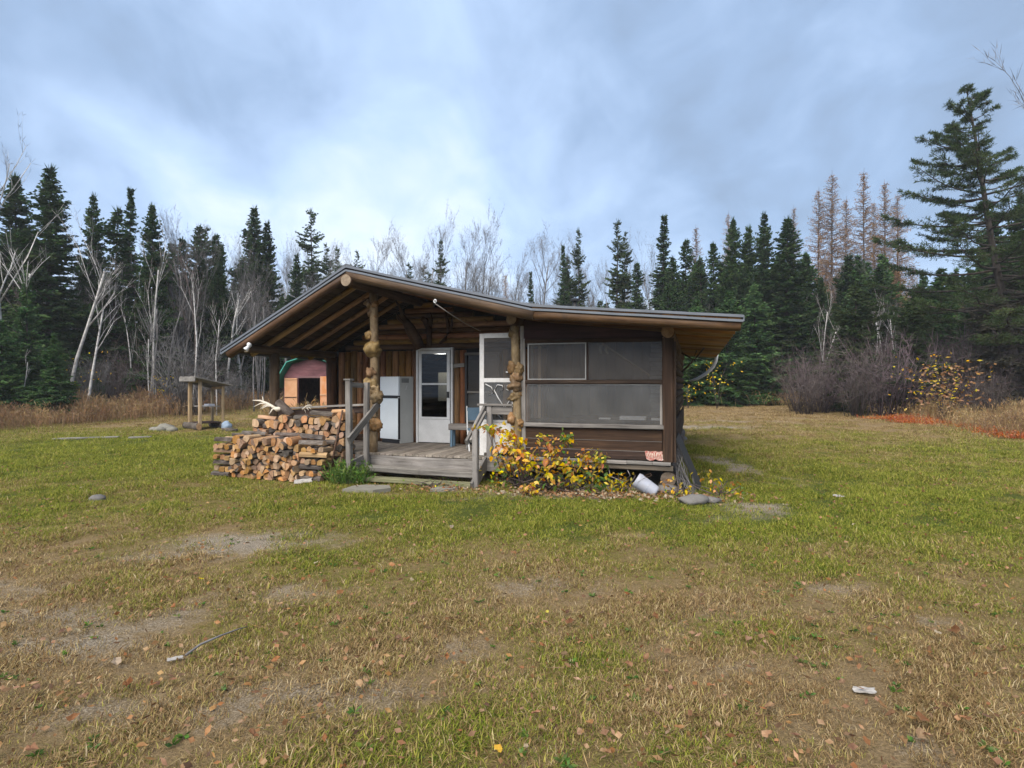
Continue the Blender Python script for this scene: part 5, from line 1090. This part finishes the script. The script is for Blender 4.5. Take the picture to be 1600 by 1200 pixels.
def leafy(name,loc,stems,label,cat,nleaf,size,mats,clusters=None,rz=0,stuff=0):
    t=empty(name,loc,rz,label,cat); tv,tf=[],[]
    for p in stems: tubepts(p,[.011-.007*i/(len(p)-1) for i in range(len(p))],4,tv,tf)
    ob('stems',qmesh('stems',np.zeros((0,3)),['bark_brown'],tv,tf),t)
    for i in range(nleaf):
        c=random.choice(clusters); p=Vector((random.gauss(c[0],c[3]),random.gauss(c[1],c[3]*.8),random.gauss(c[2],c[4])))
        if p.z+loc[2]<.03: p.z=.05
        mt_=random.choices(mats,weights=c[5] if len(c)>5 else None)[0]
        o=ob('leaf',random.choice(LM[mt_]),t,loc=p,rot=(random.gauss(0,.5),random.gauss(.55,.4),random.uniform(0,6.28)),scale=size*random.uniform(.6,1.2))
    if stuff:
        r_=np.random.default_rng(5)
        for mt_,wi_ in (('yellow',0),('green_leaf',1),('orange',2)):
            ww=np.array([c[5][wi_] for c in clusters],float); k=r_.choice(len(clusters),size=stuff//2 if wi_ else stuff,p=ww/ww.sum()); C_=np.array([c[:5] for c in clusters])[k]; n=len(k)
            B=np.stack([r_.normal(C_[:,0],C_[:,3]*1.2),r_.normal(C_[:,1],C_[:,3]),np.maximum(.03,r_.normal(C_[:,2],C_[:,4]*1.3))],-1)
            tag(ob('small_leaves',qmesh('small_leaves',kites(B,r_.normal(0,1,(n,3))*[1,1,.6]+[0,0,-.4],np.full(n,.085)*r_.uniform(.6,1.2,n),np.full(n,.05),r_,.45),[mt_]),t),None,None,None,'stuff')
    return t
base=HL(-2.0,-.62,0)
def curve(a,b,k=.1): a,b=Vector(a),Vector(b); return [tuple(a),tuple(a.lerp(b,.5)+Vector((random.uniform(-k,k),random.uniform(-k,k),abs(b.z-a.z)*.12))),tuple(b)]
CL=[(-.66,-.02,.70,.12,.10,(5,0,4,0)),(-.50,-.02,.56,.14,.08,(5,0,5,0)),(-1.02,-.05,1.05,.10,.03,(4,1,2,0)),(-.72,-.05,.98,.12,.07,(5,0,2,0)),(-.58,-.05,.80,.10,.07,(5,0,3,0)),(-.42,0,.62,.15,.09,(5,0,4,0)),(-.50,-.05,.46,.16,.07,(5,1,2,0)),(-.12,-.05,.44,.16,.06,(6,1,1,0)),(.12,0,.86,.13,.06,(4,1,4,0)),(.34,0,.92,.06,.04,(1,6,0,0)),(.10,0,.64,.07,.06,(4,1,3,0)),(.20,-.05,.46,.17,.06,(6,1,2,0)),(.48,-.05,.50,.14,.06,(5,1,3,0)),(.72,-.02,.62,.12,.05,(5,0,3,0)),(.90,0,.58,.07,.05,(4,3,1,0)),(.66,-.08,.34,.15,.08,(5,4,0,0)),(.80,-.1,.20,.12,.08,(5,4,0,0)),(.35,-.06,.28,.2,.08,(4,4,1,1)),(-.2,-.06,.26,.22,.08,(4,4,1,1)),(-.75,-.0,.36,.12,.10,(4,4,1,1)),(-.85,.0,.2,.1,.08,(3,4,1,1))]
STM=[]
for c in CL:
    for k in range(2): STM.append(curve((random.gauss(c[0]*.55,.14),random.uniform(-.1,.1),-.02),(c[0]+random.gauss(0,.06),c[1]+random.gauss(0,.05),c[2])))
for k in range(14): STM.append(curve((random.uniform(-.9,.9),random.uniform(-.12,.12),-.02),(random.uniform(-1,1),random.uniform(-.2,.1),random.uniform(.15,.5)),.12))
leafy('autumn_shrub',base,STM,'sprawling shrub with yellow and orange leaves against the screened room skirting','shrub',300,.135,['yellow','green_leaf','orange','dryleaf'],CL,rz=-TH,stuff=380)
b2=Vector((1.74,9.45,.0)); leafy('autumn_shrub',b2,[curve((0,0,0),(random.gauss(0,.15),random.gauss(0,.1),random.uniform(.12,.36))) for i in range(9)],'small bright yellow plant beside the white pail','plant',70,.10,['yellow','green_leaf'],[(0,0,.28,.12,.06,(6,2)),(-.15,0,.22,.08,.07,(3,6)),(.14,-.02,.2,.09,.07,(6,1)),(0,-.05,.12,.12,.05,(6,1))])
b3=Vector((.27,9.2,.0)); leafy('autumn_shrub',b3,[curve((0,0,0),(random.gauss(0,.08),random.gauss(0,.05),random.uniform(.1,.22))) for i in range(5)],'tiny yellow seedling in the grass below the big autumn shrub','plant',34,.10,['yellow','orange'],[(0,0,.19,.07,.03,(3,3)),(.05,0,.10,.08,.03,(5,1)),(-.04,0,.12,.05,.03,(3,2))])
b4=Vector((2.60,9.05,.0)); leafy('autumn_shrub',b4,[curve((0,0,0),(random.gauss(0,.1),random.gauss(0,.05),random.uniform(.12,.32))) for i in range(7)],'yellowing weed in front of the corner footing stone','plant',44,.085,['yellow','orange','green_leaf'],[(-.14,0,.26,.07,.06,(1,5,0)),(.1,0,.2,.09,.05,(6,1,1)),(0,0,.1,.1,.04,(3,1,4))])
b5=Vector((3.32,9.2,.0)); leafy('autumn_shrub',b5,[curve((0,0,0),(random.gauss(0,.2),random.gauss(0,.15),random.uniform(.08,.3))) for i in range(9)],'low yellow green weed beyond the boulders at the cabin corner','plant',60,.075,['yellow','orange','green_leaf'],[(0,0,.2,.15,.05,(3,3,2)),(.2,-.1,.1,.12,.04,(3,2,4)),(-.1,.2,.25,.1,.08,(5,2,2))])
b6=Vector((-1.35,9.98,.0)); leafy('step_weed',b6,[curve((random.uniform(-.25,.25),0,0),(random.gauss(0,.25),random.gauss(0,.05),random.uniform(.05,.2))) for i in range(12)],'low green weeds growing out between the porch steps','plant',80,.06,['green_leaf','yellow','dryleaf'],[(-.1,.05,.12,.18,.04,(6,1,0)),(.45,-.1,.06,.15,.03,(1,1,5)),(.1,0,.06,.2,.03,(5,1,2))])
def sapling(x,y,h,mat,n,label,size=.16):
    t=empty('sapling',(x,y,gh(x,y)),0,label,'sapling'); tv,tf=[],[]; P=[]
    for k in range(5): P.append(curve((0,0,0),(random.gauss(0,h*.2),random.gauss(0,h*.15),h*random.uniform(.7,1)))); tubepts(P[-1],[.014,.009,.004],4,tv,tf)
    ob('stems',qmesh('stems',np.zeros((0,3)),['bark_brown'],tv,tf),t); r_=np.random.default_rng(int(abs(x*99)))
    B=np.stack([r_.normal(0,h*.20,n),r_.normal(0,h*.18,n),h*r_.uniform(.30,1.02,n)],-1); tag(ob('leaves',qmesh('leaves',kites(B,r_.normal(0,1,(n,3)),np.full(n,size)*r_.uniform(.6,1.2,n),np.full(n,size*.5),r_,.45),[mat]),t),kind='stuff'); return t
sapling(-20.1,33.0,2.1,'yellow',70,'yellow leaved sapling before the bushy spruce'); sapling(-22.8,30.5,3.3,'yellow',40,'sparse yellow sapling against the dark birch feet')
sapling(20.5,27.5,1.9,'yellow',0 or 60,'yellowing shrub in the thicket below the ragged pine',.15).scale=(1.5,1.5,1)
tt=sapling(20.2,26.6,2.6,'dryleaf',240,'rust leaved shrub with a yellow crest beside the ragged pine trunk',.17); tt.scale=(1.5,1.5,1)
sapling(20.0,26.8,3.1,'yellow',110,'yellow crest of leaves over the rust leaved shrub',.15).scale=(1.4,1.4,1)
sapling(12.8,36,2.9,'yellow',60,'bright yellow sprig standing before the dense spruces by the gutter end',.2); sapling(11.3,37,1.6,'yellow',40,'low yellow sapling in the tan weeds nearest the cabin')
# ------------------------------------------------------------------ tall dry weeds
def weeds(name,regions,mat,label,lean=.25,seed=0,wd=.013):
    r_=np.random.default_rng(seed); Vs=[]
    for (xa,ya,xb,yb,width,h,n) in regions:
        f=r_.random(n); o_=r_.normal(0,width*.5,n); dx,dy=xb-xa,yb-ya; l=math.hypot(dx,dy); x=xa+dx*f-dy/l*o_; y=ya+dy*f+dx/l*o_
        z=gz(x,y); hh=h*r_.uniform(.45,1.15,n)*(1+.35*np.sin(x*1.7+seed)*np.cos(y*1.3)); b=np.stack([x,y,z],-1); d=np.stack([r_.normal(0,lean,n),r_.normal(0,lean,n),np.ones(n)],-1)
        Vs.append(kites(b,d,hh,np.full(n,wd)*(.7+.02*y),r_,.55))
        for k in range(2):
            q=b+nrmz(d)*(hh*r_.uniform(.55,1.0,n))[:,None]; Vs.append(kites(q,d+r_.normal(0,.6,(n,3)),hh*.22,np.full(n,wd*1.7)*(.7+.02*y),r_,.5))
    return tag(ob(name,qmesh(name,np.concatenate(Vs),[mat])),label,None,None,'stuff')
weeds('russet_weeds',[(-23,20.5,-21.2,27,3.4,.75,6500),(-21.5,26,-21,36,4.0,1.0,8500),(-20.5,33,-17.8,41,3.5,.9,4500)],'russet','russet brown weeds along the wood edge behind the birches',seed=1)
weeds('straw_weeds',[(12.5,45,24,41,3.0,.9,7500),(26,40,25,30,4,.75,7500),(24,30,19.6,17.8,3.0,.68,9500)],'straw','tall straw coloured weeds along the far edge of the lawn',seed=2)
weeds('straw_weeds',[(23,30.5,22.5,24,2.5,.8,3500),(-22.5,22,-20.5,30,2.4,.8,2200),(-3,50,12,52,4,.8,2500),(-20,47,-9,50,4,.7,4000)],'straw','pale straw weeds mixed through the brown ones',seed=3)
weeds('russet_weeds',[(21.0,24,18.2,17.5,2.2,.55,3800),(24,39,23,30,3,.75,2500),(-21,46,-12,52,6,.35,5000)],'russet','brown weeds mixed through the straw at the lawn edge',seed=4)
weeds('red_ground_plants',[(20.5,28.6,18.2,27.2,1.5,.2,3000),(19.2,26.3,17.6,25.6,.9,.18,1100),(18.6,22.0,17.7,20.4,.9,.17,900),(17.6,19.9,16.8,18.5,.8,.17,1200),(19.6,25.0,19.2,22.8,1.0,.15,500)],'redcover','low red ground plants spreading at the lawn edge',.9,5,.03)
weeds('straw_weeds',[(SX-1.6,SY-.7,SX-1.2,SY-.6,.3,.9,120),(SX-.3,SY-.9,SX+.8,SY-.7,.5,1.05,420)],'straw','dry pale weeds standing before the shed door',.2,6,.016)
weeds('grass_clump',[(-3.25,10.38,-2.62,10.45,.22,.36,420)],'green_leaf','lush green grass clump at the foot of the stair rail',.38,8,.016)
# ------------------------------------------------------------------ mown grass
def tuft(seed,n,h,spread,flat):
    r_=np.random.default_rng(seed); V=[];F=[];Rn=[]
    for i in range(n):
        a=r_.uniform(0,6.283); rr_=spread*math.sqrt(r_.random()); b=np.array([rr_*math.cos(a),rr_*math.sin(a),-.006]); az=r_.uniform(0,6.283); l=h*r_.uniform(.5,1.3); fl=flat*r_.uniform(.4,1.3)
        d=np.array([math.cos(az)*fl,math.sin(az)*fl,1]); d/=np.linalg.norm(d); d2=d+np.array([math.cos(az),math.sin(az),0])*.8*fl+np.array([0,0,-.35]); d2/=np.linalg.norm(d2)
        p=np.array([-math.sin(az),math.cos(az),0])*r_.uniform(.0013,.0026); m_=b+d*l*.5; t_=m_+d2*l*.5; t_[2]=max(t_[2],.004); k=len(V)
        V+=[b-p,b+p,m_+p*.9,m_-p*.9,t_]; F+=[(k,k+1,k+2,k+3),(k+3,k+2,k+4)]; Rn+=[r_.random()]*5
    return V,F,Rn
def grassmat():
    m,t,o=newmat('grass_blades'); at=nd(t,'ShaderNodeAttribute',attribute_name='rnd').outputs['Fac']; dry=nd(t,'ShaderNodeAttribute',attribute_name='dry'); dry.attribute_type='INSTANCER'
    oi=nd(t,'ShaderNodeObjectInfo')
    k=mth(t,'ADD',mth(t,'MULTIPLY',mth(t,'SUBTRACT',dry.outputs['Fac'],at),3.0),.5,clamp=True)
    r1=mth(t,'FRACT',mth(t,'MULTIPLY',at,17.3)); r1=mth(t,'ADD',mth(t,'MULTIPLY',r1,.7),mth(t,'MULTIPLY',oi.outputs['Random'],.3))
    g_=ramp(t,r1,[(.1,(.05,.095,.013)),(.5,(.18,.21,.028)),(.9,(.38,.345,.075))]); s_=ramp(t,r1,[(.05,(.085,.05,.025)),(.4,(.245,.16,.075)),(.75,(.42,.31,.16)),(.95,(.58,.48,.31))])
    x=t.nodes.new('ShaderNodeMix'); x.data_type='RGBA'; t.links.new(k,x.inputs[0]); t.links.new(g_,x.inputs[6]); t.links.new(s_,x.inputs[7])
    d=nd(t,'ShaderNodeBsdfDiffuse',{'Color':x.outputs[2]}); tr=nd(t,'ShaderNodeBsdfTranslucent',{'Color':x.outputs[2]}); mx_=nd(t,'ShaderNodeMixShader',{0:.3,1:d.outputs[0],2:tr.outputs[0]}); t.links.new(mx_.outputs[0],o.inputs[0]); return m
M['grass']=grassmat()
TU=[]
for i,(n,h,sp,fl,loc) in enumerate(((46,.050,.10,.8,(.55,3.75)),(46,.038,.12,1.5,(.64,3.68)),(46,.052,.11,.7,(.7,3.78)),(46,.03,.13,2.4,(.48,3.66)),(46,.045,.11,1.1,(.58,3.84)))):
    V,F,Rn=tuft(i,n,h,sp,fl); me=mesh('grass_tuft',V,F,['grass']); at=me.attributes.new('rnd','FLOAT','POINT'); at.data.foreach_set('value',np.array(Rn,dtype=np.float32))
    o=tag(ob('grass_tuft',me,loc=(*loc,gh(*loc))),None,None,None,'stuff'); o.scale=(1.3,1.3,1.5); TU.append(o)
gxs=np.arange(-34,34.1,.5); gys=np.concatenate([np.arange(1.6,16,.25),np.arange(16,52,.6)])
gxs=np.concatenate([np.arange(-40,-14,.8),np.arange(-14,14,.25),np.arange(14,40,.8)])
lme,LX,LY,LD,LB,LU=ground_mesh('grass',gxs,gys,M['grass'])
fr_=np.abs(LX)<.93*LY+2.2
dens=np.interp(LY,[1.6,4,7,12,16,22,32,52],[380,380,300,170,95,50,24,10])*fr_*(1-np.clip(LB*1.15,0,.97))*(1-LU)
sh_=np.interp(LY,[0,8,16,30,52],[.85,1.0,1.4,2.1,3.0])*np.where(LD<.35,1.15,.9)
cl_=noisef(LX,LY,4.1,2.2,3); cl2=noisef(LX,LY,1.7,6.2,2); dens=dens*np.clip(.78+1.9*cl_+.7*cl2,.06,2.2); sh_=sh_*np.clip(1+.7*cl_+.4*cl2,.6,1.7)
for n_,arr in (('dens',dens),('gs',sh_)):
    at=lme.attributes.new(n_,'FLOAT','POINT'); at.data.foreach_set('value',arr.ravel().astype(np.float32))
grass=tag(ob('grass',lme),None,None,None,'stuff')
ng=bpy.data.node_groups.new('grow_grass','GeometryNodeTree'); ng.interface.new_socket('Geometry',in_out='INPUT',socket_type='NodeSocketGeometry'); ng.interface.new_socket('Geometry',in_out='OUTPUT',socket_type='NodeSocketGeometry')
gi=ng.nodes.new('NodeGroupInput'); go=ng.nodes.new('NodeGroupOutput')
na=ng.nodes.new('GeometryNodeInputNamedAttribute'); na.data_type='FLOAT'; na.inputs[0].default_value='dens'
ns_=ng.nodes.new('GeometryNodeInputNamedAttribute'); ns_.data_type='FLOAT'; ns_.inputs[0].default_value='gs'
dp=ng.nodes.new('GeometryNodeDistributePointsOnFaces'); ng.links.new(gi.outputs[0],dp.inputs['Mesh']); ng.links.new(na.outputs[0],dp.inputs['Density'])
jn=ng.nodes.new('GeometryNodeJoinGeometry')
for o in TU:
    q=ng.nodes.new('GeometryNodeObjectInfo'); q.inputs['Object'].default_value=o; q.inputs['As Instance'].default_value=True; ng.links.new(q.outputs['Geometry'],jn.inputs[0])
ip=ng.nodes.new('GeometryNodeInstanceOnPoints'); ng.links.new(dp.outputs['Points'],ip.inputs['Points']); ng.links.new(jn.outputs[0],ip.inputs['Instance']); ip.inputs['Pick Instance'].default_value=True
rv=ng.nodes.new('FunctionNodeRandomValue'); rv.data_type='FLOAT_VECTOR'; rv.inputs[0].default_value=(-.15,-.15,0); rv.inputs[1].default_value=(.15,.15,6.283); ng.links.new(rv.outputs[0],ip.inputs['Rotation'])
rs=ng.nodes.new('FunctionNodeRandomValue'); rs.data_type='FLOAT'; rs.inputs[2].default_value=.65; rs.inputs[3].default_value=1.35
mu=ng.nodes.new('ShaderNodeMath'); mu.operation='MULTIPLY'; ng.links.new(rs.outputs[1],mu.inputs[0]); ng.links.new(ns_.outputs[0],mu.inputs[1]); ng.links.new(mu.outputs[0],ip.inputs['Scale'])
ng.links.new(ip.outputs[0],go.inputs[0]); md=grass.modifiers.new('grow','NODES'); md.node_group=ng
# ------------------------------------------------------------------ fallen leaves
def fleaf(seed):
    r_=random.Random(seed); V=[];F=[]; n=9
    V.append((0,0,.012))
    for k in range(n):
        a=6.283*k/n; q=.5*(1+.25*math.cos(a))*r_.uniform(.75,1.1)*(1 if k%2 else .82); V.append((q*math.cos(a),q*.72*math.sin(a),r_.uniform(0,.22)))
    for k in range(n): F.append((0,1+k,1+(k+1)%n))
    return V,F
FL=[]
for s_ in range(6):
    V,F=fleaf(s_); FL.append((mesh('fallen_leaf',V,F,['dryleaf']),mesh('fallen_leaf',V,F,['paleleaf']),mesh('fallen_leaf',V,F,['yellow'])))
nl=0
while nl<290:
    y=2.75+7.5*r2.random()**1.35; x=r2.uniform(-.93,.93)*y; lx=(x-CX)*CT-(y-CY)*ST; ly=(x-CX)*ST+(y-CY)*CT
    if lx>-8.8 and lx<.2 and ly>-1.1: continue
    u_=r2.random(); k=0 if u_<.94 else 1 if u_<.992 else 2; s_=r2.uniform(.04,.082)
    tag(ob('fallen_leaf',r2.choice(FL)[k],None,loc=(x,y,gh(x,y)+.05+.012*r2.random()),rot=(r2.gauss(0,.3),r2.gauss(0,.3),r2.uniform(0,6.28)),scale=(s_,s_*r2.uniform(.8,1.1),s_)),('curled russet brown leaf lying in the mown grass','bleached pale leaf lying in the mown grass','yellow fallen leaf lying in the mown grass')[k],'leaf',('russet leaves fallen on the lawn','pale leaves fallen on the lawn','yellow leaves fallen on the lawn')[k]); nl+=1
# leaf litter and twigs below the shrub
r_=np.random.default_rng(77); n=1500; x=r_.normal(0,1,n)*1.35+1.1; y=r_.normal(0,.22,n)+9.32-.18*(x-1.1); B=np.stack([x,y,np.full(n,.02)+r_.uniform(0,.05,n)],-1)
tag(ob('leaf_litter',qmesh('leaf_litter',kites(B,r_.normal(0,1,(n,3))*[1,1,.3],r_.uniform(.03,.09,n),r_.uniform(.02,.05,n),r_,.5),['dryleaf'])),None,None,None,'stuff')
n=420; x=r_.normal(0,1,n)*1.3+1.1; y=r_.normal(0,.24,n)+9.28-.18*(x-1.1); B=np.stack([x,y,np.full(n,.03)+r_.uniform(0,.05,n)],-1)
tag(ob('leaf_litter',qmesh('leaf_litter',kites(B,r_.normal(0,1,(n,3))*[1,1,.3],r_.uniform(.03,.08,n),r_.uniform(.02,.05,n),r_,.5),['paleleaf'])),None,None,None,'stuff')

r_=np.random.default_rng(78); n=3600; y=2.6+13*r_.random(n)**1.3; x=r_.uniform(-.95,.95,n)*y; lx=(x-CX)*CT-(y-CY)*ST; ly=(x-CX)*ST+(y-CY)*CT; k=~((lx>-8.7)&(lx<.1)&(ly>-1.1)); x,y=x[k],y[k]; n=len(x)
z=np.array([gh(a,b) for a,b in zip(x,y)])+r_.uniform(.025,.06,n); B=np.stack([x,y,z],-1)
tag(ob('leaf_litter',qmesh('leaf_litter',kites(B,r_.normal(0,1,(n,3))*[1,1,.35],r_.uniform(.02,.06,n),r_.uniform(.012,.036,n),r_,.5),['dryleaf'])),None,None,None,'stuff')
n=900; y=2.6+10*r_.random(n)**1.2; x=r_.uniform(-.95,.95,n)*y; lx=(x-CX)*CT-(y-CY)*ST; ly=(x-CX)*ST+(y-CY)*CT; k=~((lx>-8.7)&(lx<.1)&(ly>-1.1)); x,y=x[k],y[k]; n=len(x)
z=np.array([gh(a,b) for a,b in zip(x,y)])+.03; B=np.stack([x,y,z],-1)
tag(ob('twig_litter',qmesh('twig_litter',kites(B,r_.normal(0,1,(n,3))*[1,1,.12],r_.uniform(.05,.16,n),np.full(n,.005),r_,.5),['straw'])),None,None,None,'stuff')

def rosette(seed):
    r_=np.random.default_rng(seed); n=9; a=r_.uniform(0,6.28,n); return kites(np.zeros((n,3)),np.stack([np.cos(a),np.sin(a),r_.uniform(.15,.6,n)],-1),r_.uniform(.03,.06,n),r_.uniform(.014,.026,n),r_,.55)
VV=[]
for i in range(380):
    y=2.7+9.5*r2.random()**1.2; x=r2.uniform(-.95,.95)*y; lx=(x-CX)*CT-(y-CY)*ST; ly=(x-CX)*ST+(y-CY)*CT
    if lx>-8.7 and lx<.1 and ly>-1.1: continue
    VV.append(rosette(i)*r2.uniform(.5,1.0)+np.array([x,y,gh(x,y)+.012]))
tag(ob('lawn_weeds',qmesh('lawn_weeds',np.concatenate(VV),['green_leaf'])),None,None,None,'stuff')
# ------------------------------------------------------------------ autumn mist in the air
m,t,o=newmat('mist'); pv=nd(t,'ShaderNodeVolumePrincipled',{'Color':(.86,.91,.98,1),'Density':.0006,'Anisotropy':.15}); t.links.new(pv.outputs[0],o.inputs['Volume']); M['mist']=m
gx0,gx1,gy0,gy1=float(XS[0])-6,float(XS[-1])+6,float(YS[0])-6,float(YS[-1])+6
V=[(x,y,z) for z in (-1.3,23.5) for x,y in ((gx0,gy0),(gx1,gy0),(gx1,gy1),(gx0,gy1))]
hz=tag(ob('haze',mesh('haze',V,[(3,2,1,0),(4,5,6,7),(0,1,5,4),(1,2,6,5),(2,3,7,6),(3,0,4,7)],['mist'])),None,None,None,'stuff')
sc.cycles.volume_bounces=1
